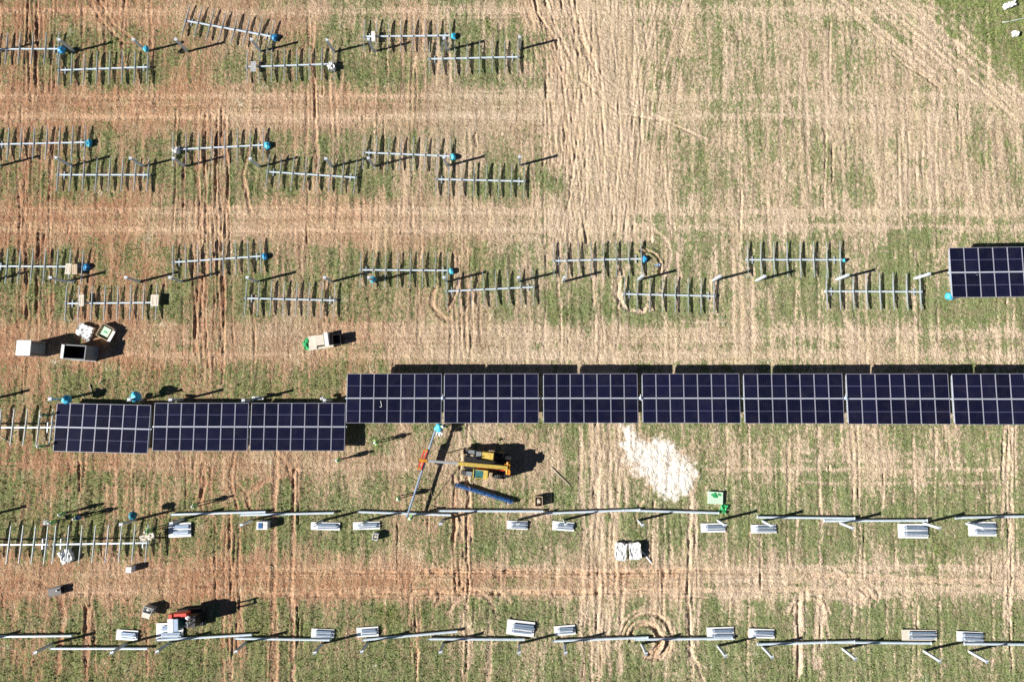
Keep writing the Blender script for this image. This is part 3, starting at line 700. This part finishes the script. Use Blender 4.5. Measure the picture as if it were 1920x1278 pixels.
# crumpled white sheets
def sheet(u, v, wpx, hpx, deg, label, z=.3, m='white', seed=1, name='plastic_sheet', cat='sheet'):
    c = P(u, v, z); rd = random.Random(seed); k = MB(); n_ = 7; sk = z*.9 if z <= .5 else .18; W_, H_ = wpx/19.2, hpx/19.2
    g = [[(W_*(i/n_-.5)+rd.uniform(-.05,.05), H_*(j/n_-.5)+rd.uniform(-.05,.05), rd.uniform(-.07,.10)) for i in range(n_+1)] for j in range(n_+1)]
    for j in range(n_):
        for i in range(n_): k.quad([g[j][i], g[j][i+1], g[j+1][i+1], g[j+1][i]])
    for i in range(n_):
        for (j, s) in ((0,1),(n_,-1)):
            a, e = g[j][i], g[j][i+1]; k.quad([a, e, (e[0], e[1], e[2]-sk), (a[0], a[1], a[2]-sk)])
            a, e = g[i][j], g[i+1][j]; k.quad([a, e, (e[0], e[1], e[2]-sk), (a[0], a[1], a[2]-sk)])
    o_ = k.obj(name, M[m]); o_.location = c; o_.rotation_euler = (0,0,math.radians(deg)); return tag(o_, label, cat)
sheet(620,124,13,15,25,'crumpled white sheet on right end of a top row frame', .5, seed=3)
sheet(328,281,10,11,0,'small white bag on left end of a rising frame', .5, seed=4, name='bag', cat='bag')
sheet(122,1043,21,24,25,'square white sack beside the raised frame', .45, seed=5, name='sack', cat='sack')
sheet(1165,1034,19,30,-6,'left one of two white bulk sacks', .45, seed=6, name='bulk_sack', cat='sack')
sheet(1191,1033,20,29,4,'right one of two white bulk sacks', .5, seed=7, name='bulk_sack', cat='sack')
sheet(158,620,28,22,-20,'wrinkled white sheet behind the white cabin', .35, seed=8)
sheet(162,633,16,10,-35,'grey plastic scrap lying in the cabin shadow', .15, 'lgrey', seed=18)
sheet(1357,953,10,15,-20,'green crumpled sheet beside the white and green tray', .15, 'green', seed=9)
sheet(1233,497,9,5,10,'tiny pale blue scrap beside the curved rut', .1, 'bluegalv', seed=10)
sheet(1896,8,22,10,20,'white scrap in the lush top right corner', .3, seed=11)
sheet(1906,62,9,9,0,'small white scrap on the grass, right edge', .3, seed=12)
sheet(135,527,9,6,0,'white bundle at the post below the cream boards', .1, seed=13)
sheet(85,979,8,8,0,'small white bag beside the left workers', .9, seed=14, name='bag', cat='bag')
sheet(275,1007,26,11,12,'heap of white and pink bags on the raised frame', 1.1, 'cream', seed=15, name='bag_heap', cat='bags')
def stick(u0, v0, u1, v1, label, r=.035, z=.04, m='cream', name='wooden_stake', cat='stake'):
    A = P(u0, v0, z); B_ = P(u1, v1, z); k = MB(); d = B_-A; k.cyl((0,0,0), tuple(d), r, r*.8, 7); o_ = k.obj(name, M[m]); o_.location = A; return tag(o_, label, cat)
stick(1202,1032,1210,1040,'short pale pole beside the right bulk sack', .08, m='white')
stick(1211,1041,1222,1055,'bent end of the pale pole, further from the sacks', .08, m='white')
stick(1033,875,1069,911,'thin pale pole lying right of the telehandler')
stick(148,735,159,746,'curved pale lath above the leftmost table, near blue cover')
stick(168,721,172,734,'short pale lath, upright in the picture above the leftmost table')
stick(184,720,190,713,'shortest pale lath above the leftmost table')
stick(0,818,22,830,'bent pale lath under the raised frame', m='cream')
stick(1892,41,1925,33,'thin pale pipe in the lush top right corner', .04, m='tube', name='pipe', cat='pipe')
stick(1880,42,1892,41,'stub of pale pipe beside the longer pipe', .06, m='white', name='pipe', cat='pipe')
# wraps on posts
def wrap(u, v, z, r_, m, label, seed):
    p = P(u, v, z); k = MB(); k.blob((0,0,0), (r_, r_*1.1, r_*.9), seed, .16, sub=3); o_ = k.obj('protective_wrap', M[m], smooth=True); o_.location = p; return tag(o_, label, 'wrap', 'blue wraps on posts and tubes')
wrap(274,92,1.6,.27,'cyan','blue white wrap on a top row post, second from left',1)
wrap(116,94,.5,.34,'blue','blue and white bag at the top row, left frame end',2)
wrap(699,524,.5,.30,'cyan','pale blue wrap around a post in the third row',3)
wrap(125,748,1.3,.40,'cyan','large blue wrap above the leftmost solar table',4)
wrap(255,743,1.3,.46,'cyan','largest blue wrap, above the gap of two lowered tables',5)
wrap(246,747,.8,.22,'bluegalv','grey blue pouch left of the largest blue wrap',15)
wrap(249,966,1.5,.36,'teal','teal wrap on the post above the raised frame',6)
wrap(1780,555,.5,.36,'cyan','turquoise wrap at the corner of the upper right table',7)
wrap(823,801,1.0,.38,'cyan','blue wrap at the upper end of the lifted tube',8)
sheet(824,810,11,12,0,'white bag hanging below the blue wrap on lifted tube', 1.0, seed=21, name='bag', cat='bag')
sheet(94,747,6,8,0,'small white cap on the post left of the blue wrap', 1.9, seed=22, name='cap', cat='cap')
sheet(483,746,22,5,0,'white scrap on post above the second lowered table', .8, seed=23)
sheet(324,748,12,4,-10,'grey white scrap above the first pair of lowered tables', .8, 'lgrey', seed=24)
sheet(604,747,8,5,-10,'pale scrap above the third lowered table', .8, seed=25)

# ------------------------------------------------------------------ crates and boxes
def crate(u, v, wpx, hpx, h, deg, label, m='cream', inside_='black', lid=None, name='crate', cat='crate'):
    c = P(u, v, h); W_, H_ = wpx/19.2, hpx/19.2; r = thing(name, label, cat, (c.x,c.y,float(gz(c.x))), math.radians(deg))
    t = .045
    k = MB()
    nb = 4
    for i in range(nb):
        z = h*(i+.5)/nb; hh = h/nb*.82
        for s in (-1,1): k.box((0,s*(H_/2-t/2),z), (W_, t, hh)); k.box((s*(W_/2-t/2),0,z), (t, H_-2*t-.004, hh))
    k.obj('side_boards', M[m], r)
    k = MB(); k.box((0,0,.05), (W_-2*t-.01, H_-2*t-.01, .06)); k.obj('floor_board', M[inside_], r)
    if lid:
        k = MB(); k.blob((0,0,h*.6), (W_*.3, H_*.3, h*.3), 5, .2); k.obj('contents', M[lid], r)
    return r
crate(1010,940,14,18,.7,0,'square slatted wooden crate above the tube line','wood','dbrown','cream')
crate(703,1006,10,12,.6,-10,'small white and brown crate below a thin pallet','white','dbrown','cream')
crate(276,1144,17,11,.75,-15,'crate of white and black bits, upper of the pair','lgrey','black','white')
slab(274,1153,15,9,-15,'cream board joined below the crate of bits', z=.6, m='cream', th=.1)
r = crate(196,622,26,26,.55,-27,'wooden crate with green sack behind the black topped cabin','wood','black','green')
k = MB(); k.box((.05,.05,.42), (.8,.85,.1)); k.obj('sack_top', M['lgreen'], r)
k = MB(); k.box((.82,-.1,.5), (.28,1.2,.06)); k.obj('loose_board', M['white'], r)
# cardboard pile
c = P(600,640,.4); r = thing('cardboard_pile', 'pile of pale cardboard with a green bag at its left', 'cardboard', (c.x,c.y,float(gz(c.x))), math.radians(9))
for i, (x, y, w_, h_, z, m_) in enumerate(((-.75,.0,.75,1.35,.42,'cream'),(.0,.12,.85,1.0,.55,'cream'),(.72,.12,.38,1.3,.62,'white'),(0,-.62,2.5,.2,.35,'cream'))):
    k = MB(); k.box((x,y,z/2+.02), (w_,h_,z)); k.obj('cardboard_sheet', M[m_], r)
k = MB(); k.blob((-1.35,-.05,.25), (.38,.62,.26), 9, .2, sub=3); k.obj('green_bag', M['green'], r)
c = P(631,636,.7); r = thing('black_bin', 'open black bin right of the cardboard pile', 'bin', (c.x,c.y,float(gz(c.x))), math.radians(6))
k = MB()
for s in (-1,1): k.box((s*.38,0,.35), (.04,1.0,.7)); k.box((0,s*.48,.35), (.72,.04,.7))
k.obj('wall', M['black'], r); k = MB(); k.box((0,0,.04), (.7,.9,.04)); k.obj('base', M['black'], r)
# green and white tray
c = P(1342,933,.3); r = thing('sack_tray', 'white sheeted tray with green print near the chalky spill', 'tray', (c.x,c.y,float(gz(c.x))), math.radians(-3))
k = MB(); k.box((0,0,.16), (1.33,1.12,.3)); k.obj('body', M['lgreen'], r)
k = MB(); rd = random.Random(4)
for i in range(9): k.box((rd.uniform(-.38,.38), .22+rd.uniform(-.14,.16), .322+.004*i), (rd.uniform(.15,.35), rd.uniform(.08,.2), .004), T=Matrix.Rotation(rd.uniform(-.6,.6),3,'Z'))
k.obj('green_print', M['green'], r)
# boxes
def cbox(u, v, wpx, hpx, h, deg, label, m='white', top=None):
    c = P(u, v, h); r_ = thing('box', label, 'box', (c.x,c.y,float(gz(c.x))), math.radians(deg))
    k_ = MB(); k_.box((0,0,h/2), (wpx/19.2,hpx/19.2,h)); k_.obj('carton', M[m], r_)
    k_ = MB(); k_.box((0,0,h+.012), (wpx/19.2*.98, .06, .02))
    k_.obj('lid_tape', M['lgrey'], r_)
    if top: k_ = MB(); k_.box((-wpx/19.2*.14,0,h+.03), (wpx/19.2*.35,hpx/19.2*.7,.03)); k_.obj('blue_pack', M[top], r_)
    return r_
cbox(241,1068,10,10,.7,0,'small white cube box below the raised frame')
cbox(491,985,20,14,.75,0,'blue and white box below the second tube','white','navy')
# dark toolbox
c = P(104,1108,.35); r = thing('generator', 'low black generator with white fitting on bare soil', 'generator', (c.x,c.y,float(gz(c.x))), math.radians(12))
k = MB(); k.box((0,0,.25), (1.2,.62,.42)); k.obj('housing', M['black'], r)
k = MB(); k.cyl((.2,.05,.46),(.35,.1,.56),.07); k.obj('filler_cap', M['white'], r)
k = MB()
for s in (-1,1): k.bar((-.75,s*.36,.06),(.75,s*.36,.06),.05,.05); k.bar((-.7,s*.36,.06),(-.7,s*.36,.55),.04,.04); k.bar((.7,s*.36,.06),(.7,s*.36,.55),.04,.04); k.bar((-.7,s*.36,.55),(.7,s*.36,.55),.04,.04)
k.obj('tube_frame', M['black'], r)

# white cabin and dark cabin
A = P(62,655); B_ = P(87,655); Tt = P(75,641); Bb = P(75,668)
c = (A+B_)/2; W_, H_, h_ = B_.x-A.x, Tt.y-Bb.y, 1.95
r = thing('portable_cabin', 'tall narrow site cabin with bright white roof and brown side', 'cabin', (c.x, c.y, float(gz(c.x))), -.02)
k = MB(); k.box((0,0,h_/2+.06), (W_-.06,H_-.06,h_-.1)); k.obj('body', M['dbrown'], r)
k = MB(); k.box((0,0,h_+.03), (W_+.04,H_+.04,.08)); k.obj('roof', M['white'], r)
k = MB(); k.box((W_/2-.02,.0,1.0), (.03,H_*.62,1.8)); d_ = k.obj('door', M['grey'], r); k = MB(); k.box((W_/2+.01,.3,1.0), (.04,.05,.16)); k.obj('handle', M['black'], d_)
for s in (-1,1):
    for t_ in (-1,1):
        k = MB(); k.box((s*(W_/2-.02),t_*(H_/2-.02),h_/2), (.06,.06,h_)); k.obj('corner_post', M['lgrey'], r)
k = MB()
for s in (-1,1): k.bar((-W_/2-1.0,s*.5,.05),(-W_/2,s*.5,.05),.06,.06)
k.bar((-W_/2-1.0,-.5,.05),(-W_/2-1.0,.5,.05),.06,.06); k.bar((-W_/2-.65,-.5,.05),(-W_/2-.65,.5,.05),.04,.04); k.obj('skid_frame', M['wood'], r)
A = P(136,662); B_ = P(182,662); c = (A+B_)/2; W_, H_, h_ = B_.x-A.x, 1.42, 1.6
r = thing('dark_cabin', 'dark cabin with open black top and white strip, beside the white one', 'cabin', (c.x, c.y, float(gz(c.x))), -.06)
k = MB()
for s in (-1,1): k.box((s*(W_/2-.04),0,h_/2), (.08,H_,h_)); k.box((0,s*(H_/2-.04),h_/2), (W_-.165,.08,h_))
k.obj('wall', M['grey'], r)
k = MB(); k.box((.12,0,.3), (W_-.45,H_-.17,.3)); k.obj('inner_floor', M['black'], r)
k = MB()
for s in (-1,1): k.box((s*(W_/2-.10),0,h_/2+.1), (.03,H_-.17,h_-.24)); k.box((0,s*(H_/2-.10),h_/2+.1), (W_-.24,.03,h_-.24))
k.obj('inner_lining', M['black'], r)
k = MB(); k.box((-W_/2+.24,0,h_+.03), (.26,H_-.1,.06)); k.obj('white_strip', M['white'], r)
k = MB(); k.box((0,0,.05), (W_+.1,H_+.1,.1)); k.obj('base_skid', M['lgrey'], r)

# ------------------------------------------------------------------ telehandler
c = P(912,868); c.z = float(gz(c.x))
r = thing('telehandler', 'yellow telescopic handler with long boom reaching left', 'vehicle', c, math.radians(180-5.5))
# local: +x = front, +y = left of the driver (image bottom)
k = MB(); k.box((-.1,0,.75), (4.3,1.15,.5)); k.box((-2.1,0,1.0), (.55,2.0,.7)); k.box((1.75,0,.7), (.35,1.7,.35)); k.obj('chassis', M['black'], r)
def wheel(x, y, par):
    k_ = MB(); k_.cyl((0,-.2,0),(0,.2,0),.6,seg=28); w2 = k_.obj('wheel', M['rubber'], par); w2.location = (x,y,.6)
    k_ = MB()
    for i in range(22):
        t = 2*math.pi*i/22; T = Matrix.Rotation(-t,3,'Y'); k_.box(tuple(T @ Vector((.61,0,0))), (.06,.38,.07), 0, T)
    k_.obj('tread', M['rubber'], w2); k_ = MB(); s = 1 if y > 0 else -1; k_.cyl((0,s*.15,0),(0,s*.225,0),.3,seg=18); k_.obj('rim', M['yellow'], w2)
for x in (1.65,-1.35):
    for y in (-1.0,1.0): wheel(x, y, r)
k = MB(); k.box((-.15,-.78,1.35), (1.15,.85,.75), taper=.93); k.obj('engine_cover', M['yellow'], r)
k = MB(); k.box((.72,-.78,1.25), (.55,.82,.55), taper=.9); k.obj('hood', M['grey'], r)
k = MB(); k.cyl((.85,-.6,1.5),(.85,-.6,2.1),.05); k.obj('exhaust', M['black'], r)
k = MB(); k.box((.35,.80,1.0), (1.5,.85,.7)); k.obj('cab_base', M['yellow'], r)
k = MB(); k.box((.45,.80,1.83), (1.3,.80,.9), taper=.9); k.obj('cab_glass', M['glass'], r)
k = MB(); k.box((-.15,.80,2.33), (.42,.8,.07)); k.box((.98,.80,2.31), (.08,.8,.06)); k.box((.42,.43,2.33),(.75,.06,.06)); k.box((.42,1.17,2.33),(.75,.06,.06)); k.obj('cab_roof', M['yellow'], r)
for y in (-1.0,1.0):
    k = MB(); k.box((1.45,y,1.27), (.55,.42,.05)); k.bar((1.2,y,1.27),(.95,y,.95),.42,.05); k.obj('mudguard', M['grey'], r)
k = MB(); k.box((-2.05,0,1.5), (.55,.6,.8)); k.box((-2.2,.5,1.2), (.4,.4,.5)); k.box((-2.2,-.42,1.2), (.35,.3,.5)); k.cyl((-2.1,-.5,1.8),(-2.1,.5,1.8),.12); k.obj('boom_pivot', M['orange'], r)
P0 = Vector((-2.1,0.02,1.8)); P1 = Vector((6.05,0.02,2.75)); dd = P1-P0
k = MB(); k.bar(P0, P0+dd*.56, .34, .42); bo = k.obj('boom', M['yellow'], r)
k = MB(); k.bar(P0+dd*.56, P0+dd*.91, .22, .28); k.obj('boom_extension', M['lgrey'], bo)
k = MB(); k.bar(P0+dd*.91, P1, .26, .34); k.obj('boom_tip', M['orange'], bo)
k = MB(); k.cyl(P0+Vector((.3,.3,-.2)), P0+dd*.35+Vector((0,.3,-.15)), .06); k.obj('lift_cylinder', M['red'], bo)
k = MB(); k.cyl(P0+Vector((.5,-.28,.1)), P0+dd*.5+Vector((0,-.28,.1)), .035); k.obj('hydraulic_hose', M['black'], bo)
for s in (-1,1):
    k = MB(); k.bar((1.35,s*1.25,1.7),(1.7,s*1.35,1.75),.03,.03); k.box((1.72,s*1.38,1.75),(.05,.16,.28)); k.obj('mirror', M['black'], r)
# red clamp, hanging from the boom tip
c = P(793,861,.97); r = thing('lifting_clamp', 'red lifting clamp gripping the raised tube below the boom tip', 'clamp', (c.x,c.y,c.z), math.radians(-18.2+90))
k = MB(); k.box((0,.14,0), (2.0,.12,.3)); k.box((0,-.14,0), (2.0,.12,.3)); k.obj('jaw', M['red'], r)
k = MB()
for x in (-.9,.9): k.box((x,0,.17), (.1,.44,.05))
k.obj('cross_plate', M['orange'], r)
k = MB(); k.cyl((0,0,.18),(0,0,1.6),.05); k.obj('hanger', M['black'], r)
# guide ropes
for i, (pts, lb) in enumerate(((((797,858,2.6),(866,795,.1)),'dark rope running up right from the clamp to the table edge'),(((797,864,2.5),(812,938,.05)),'dark rope running down from the clamp to the grass'))):
    k = MB()
    for a, e in zip(pts[:-1], pts[1:]):
        A = P(*a); B_ = P(*e); k.cyl(tuple(A), tuple(B_), .022, seg=6)
    o = k.obj('guide_rope', M['dbrown']); tag(o, lb, 'rope')

# ------------------------------------------------------------------ red and white tracked machine
c = P(362,1154); c.z = float(gz(c.x))
r = thing('crawler_machine', 'red and white tracked piling machine with dark mast end', 'machine', c, math.radians(4))
for s in (-1,1):
    k = MB(); k.box((0,s*.62,.28), (2.3,.34,.46)); k.cyl((-1.15,s*.62-.17,.28),(-1.15,s*.62+.17,.28),.23,seg=14); k.cyl((1.15,s*.62-.17,.28),(1.15,s*.62+.17,.28),.23,seg=14)
    for q_ in range(14): k.box((-1.2+q_*.185,s*.62,.53),(.06,.36,.04))
    k.obj('track', M['rubber'], r)
k = MB(); k.box((0,0,.72), (2.2,.95,.35)); k.obj('chassis', M['black'], r)
k = MB(); k.box((-.72,-.1,1.4), (.75,1.15,1.2), taper=.9); k.obj('cab', M['glass'], r)
k = MB(); k.box((-.98,-.1,2.06), (.5,1.2,.1)); k.obj('canopy', M['white'], r)
k = MB(); k.box((-.30,.62,1.4), (1.3,.4,.8)); k.box((-1.1,.62,1.5),(.3,.4,.75)); k.obj('side_cover', M['red'], r)
k = MB(); k.box((-.50,-.1,2.05), (.45,1.1,.08)); k.obj('windscreen', M['bluegalv'], r)
k = MB(); k.box((.75,.0,1.25), (.8,1.0,1.0)); k.obj('engine', M['black'], r)
k = MB(); k.bar((.95,.35,.9),(1.05,.35,3.0),.12,.16); k.bar((.95,-.05,.9),(1.05,-.05,2.9),.12,.16); k.bar((1.0,-.1,1.6),(1.0,.4,1.6),.08,.08); k.bar((1.04,-.1,2.8),(1.04,.4,2.8),.1,.1); k.obj('mast', M['grey'], r)
k = MB(); k.blob((.55,.42,1.85), (.22,.18,.14), 3); k.blob((.62,.1,1.8), (.14,.12,.1), 4); k.obj('light_housing', M['white'], r)
k = MB(); k.bar((.1,-.55,.95),(.95,-.45,1.15),.07,.07); k.bar((.7,-.5,1.1),(.75,.0,1.2),.07,.07); k.obj('control_arm', M['white'], r)

# ------------------------------------------------------------------ people
def body_mesh(pose):
    """one continuous skinned figure, 1.74 m tall, fingers included"""
    V_ = {}; Ed = []; R_ = {}
    def v(nm, co_, r_): V_[nm] = co_; R_[nm] = r_
    def e(*ch):
        for a, b_ in zip(ch[:-1], ch[1:]): Ed.append((a, b_))
    v('pelvis',(0,0,.95),(.15,.12)); v('waist',(0,0,1.10),(.13,.10)); v('chest',(.02,0,1.30),(.165,.12)); v('neck',(.02,0,1.47),(.06,.06)); v('head0',(.04,0,1.56),(.085,.08)); v('head1',(.045,0,1.66),(.088,.085)); v('nose',(.13,0,1.59),(.018,.016))
    e('pelvis','waist','chest','neck','head0','head1'); e('head0','nose')
    for s, nm in ((1,'l'),(-1,'r')):
        st = pose['step']*s
        v('hip'+nm,(0,.09*s,.90),(.09,.09)); v('knee'+nm,(.05+st*.45,.10*s,.50),(.058,.055)); v('ank'+nm,(-.02+st*.9,.11*s,.09),(.04,.04)); v('toe'+nm,(.17+st*.9,.12*s,.045),(.035,.04))
        e('pelvis','hip'+nm,'knee'+nm,'ank'+nm,'toe'+nm)
        sh = (.02,.19*s,1.42); f = pose['arm'+nm]
        el = (sh[0]+f[0]*.28, sh[1]+f[1]*s*.28, sh[2]+f[2]*.28); g = pose['fore'+nm]
        wr = (el[0]+g[0]*.25, el[1]+g[1]*s*.25, el[2]+g[2]*.25); pm = (wr[0]+g[0]*.07, wr[1]+g[1]*s*.07, wr[2]+g[2]*.07)
        v('sh'+nm, sh, (.062,.06)); v('el'+nm, el, (.043,.043)); v('wr'+nm, wr, (.028,.026)); v('pm'+nm, pm, (.036,.02))
        e('chest','sh'+nm,'el'+nm,'wr'+nm,'pm'+nm)
        for i, ln in enumerate((.07,.08,.075,.06)):
            o_ = (i-1.5)*.02
            a = (pm[0]+g[0]*.04+o_, pm[1]+g[1]*s*.04, pm[2]+g[2]*.04); t = (a[0]+g[0]*ln+.012, a[1]+g[1]*s*ln, a[2]+g[2]*ln)
            v('f%d%s'%(i,nm), a, (.010,.010)); v('t%d%s'%(i,nm), t, (.008,.008)); e('pm'+nm, 'f%d%s'%(i,nm), 't%d%s'%(i,nm))
        v('th'+nm, (wr[0]+.045+g[0]*.05, wr[1]+g[1]*s*.05, wr[2]+g[2]*.05), (.010,.010)); e('wr'+nm, 'th'+nm)
    names = list(V_); me_ = bpy.data.meshes.new('person_skeleton'); me_.from_pydata([V_[k_] for k_ in names], [(names.index(a), names.index(b_)) for a, b_ in Ed], [])
    ob = bpy.data.objects.new('person_skeleton', me_); C.objects.link(ob)
    ob.modifiers.new('skin', 'SKIN'); sd = ob.modifiers.new('sub', 'SUBSURF'); sd.levels = 1; sd.render_levels = 1
    for i, k_ in enumerate(names): me_.skin_vertices[0].data[i].radius = R_[k_]; me_.skin_vertices[0].data[i].use_root = (k_ == 'pelvis')
    dg = bpy.context.evaluated_depsgraph_get(); out = bpy.data.meshes.new_from_object(ob.evaluated_get(dg)); bpy.data.objects.remove(ob)
    out.name = 'person'; out.materials.clear()
    for m_ in ('skin','trouser','black','hivis'): out.materials.append(M[m_])
    wr = [Vector(V_['wr'+s]) for s in 'lr']
    for p_ in out.polygons:
        z = p_.center.z; hand = any((p_.center-w_).length < .17 and (p_.center-w_).length < (p_.center-Vector(V_['el'+s])).length for w_, s in zip(wr,'lr'))
        p_.material_index = 2 if z < .12 else 0 if hand or z > 1.48 else 1 if z < .98 and abs(p_.center.y) < .26 and not any((p_.center-w_).length < .3 for w_ in wr) else 3
        p_.use_smooth = True
    return out
poses = [
 dict(step=.0, arml=(.1,.25,-.96), forel=(.5,.0,-.86), armr=(.1,.25,-.96), forer=(.45,-.1,-.88)),
 dict(step=.22, arml=(.35,.2,-.9), forel=(.6,0,-.8), armr=(-.3,.2,-.93), forer=(.1,.05,-.99)),
 dict(step=.05, arml=(.6,.25,-.75), forel=(.95,-.1,.1), armr=(.6,.25,-.75), forer=(.95,-.1,.05)),
]
BODY = [body_mesh(p_) for p_ in poses]
b = MB()
def ring(zz, rx, ry, cx=.015, seg=18): return [(cx+rx*math.cos(2*math.pi*i/seg), ry*math.sin(2*math.pi*i/seg), zz) for i in range(seg)]
def loft(b_, rings, mis):
    n0 = len(b_.v); sg = len(rings[0])
    for rg in rings: b_.v += rg
    for j in range(len(rings)-1):
        for i in range(sg):
            i2 = (i+1) % sg; b_.f.append((n0+j*sg+i, n0+j*sg+i2, n0+(j+1)*sg+i2, n0+(j+1)*sg+i)); b_.m.append(mis[j])
loft(b, [ring(.92,.155,.195), ring(1.06,.15,.18), ring(1.10,.15,.18), ring(1.24,.16,.20), ring(1.28,.162,.205), ring(1.40,.14,.21), ring(1.47,.08,.12)], [0,1,0,1,0,0])
VESTS = {}
for cn, m_ in (('green','hivis'),('dark','dgreen'),('blue','bluecloth')): VESTS[cn] = b.mesh('vest', [M[m_], M['lgrey']])
b = MB(); loft(b, [ring(1.63,.15,.115,.065), ring(1.64,.135,.112,.05), ring(1.70,.125,.108,.045), ring(1.76,.09,.08,.045), ring(1.79,.03,.03,.045)], [0,0,0,0]); b.quad(ring(1.79,.03,.03,.045))
HELM = {'white': b.mesh('helmet', M['teethwhite']), 'green': b.mesh('helmet', M['hivis'])}
b = MB(); loft(b, [ring(1.50,.07,.075,.02), ring(1.58,.092,.092,.025), ring(1.64,.095,.095,.03)], [0,0]); HAIR = b.mesh('hair', M['dbrown'])
b = MB()
for s in (-1,1): b.blob((.118,s*.03,1.615),(.010,.013,.008),1,.02,sub=1); b.blob((.04,s*.092,1.59),(.02,.012,.032),2,.02,sub=1,mi=1)
b.box((.118,0,1.545),(.01,.045,.008),2); FACE = b.mesh('face', [M['black'], M['skin'], M['red']])
def person(u, v, deg, label, vest='green', helm='white', pose=0, sc=1.0):
    p_ = P(u, v); r_ = thing('person', label, 'person', (p_.x,p_.y,p_.z), math.radians(deg), None); r_.scale = (sc,)*3
    bd = link('body', BODY[pose], r_); link('vest', VESTS[vest], r_); link('helmet', HELM[helm], r_); link('hair', HAIR, r_); link('face', FACE, r_)
    return r_
person(712,827,-160,'worker in green vest and white helmet below the first raised table', pose=2)
person(642,860,170,'worker in white helmet below the third lowered table', pose=1)
person(752,931,40,'worker in white helmet left of the lifted tube', pose=0)
person(776,966,150,'worker in white helmet at the lower end of lifted tube', pose=2)
person(377,944,20,'worker in green vest and white helmet above the leftmost tube', pose=1)
person(134,958,-30,'worker in green vest, upper of the three by the raised frames', pose=2)
person(116,974,-10,'worker in green vest, leftmost of the three by the raised frames', helm='white', pose=2)
person(162,966,-150,'worker in blue with white helmet, rightmost of the three', vest='blue', pose=0)
person(101,777,-90,'worker in dark green at the left side of the leftmost table', vest='dark', pose=2)
person(96,835,90,'worker in yellow green vest at lower left of the leftmost table', pose=2)
person(293,990,180,'worker in green vest between raised frame and profile pallet', pose=2)
person(835,797,-100,'worker standing at the gap by the blue wrapped tube end', vest='blue', pose=2)
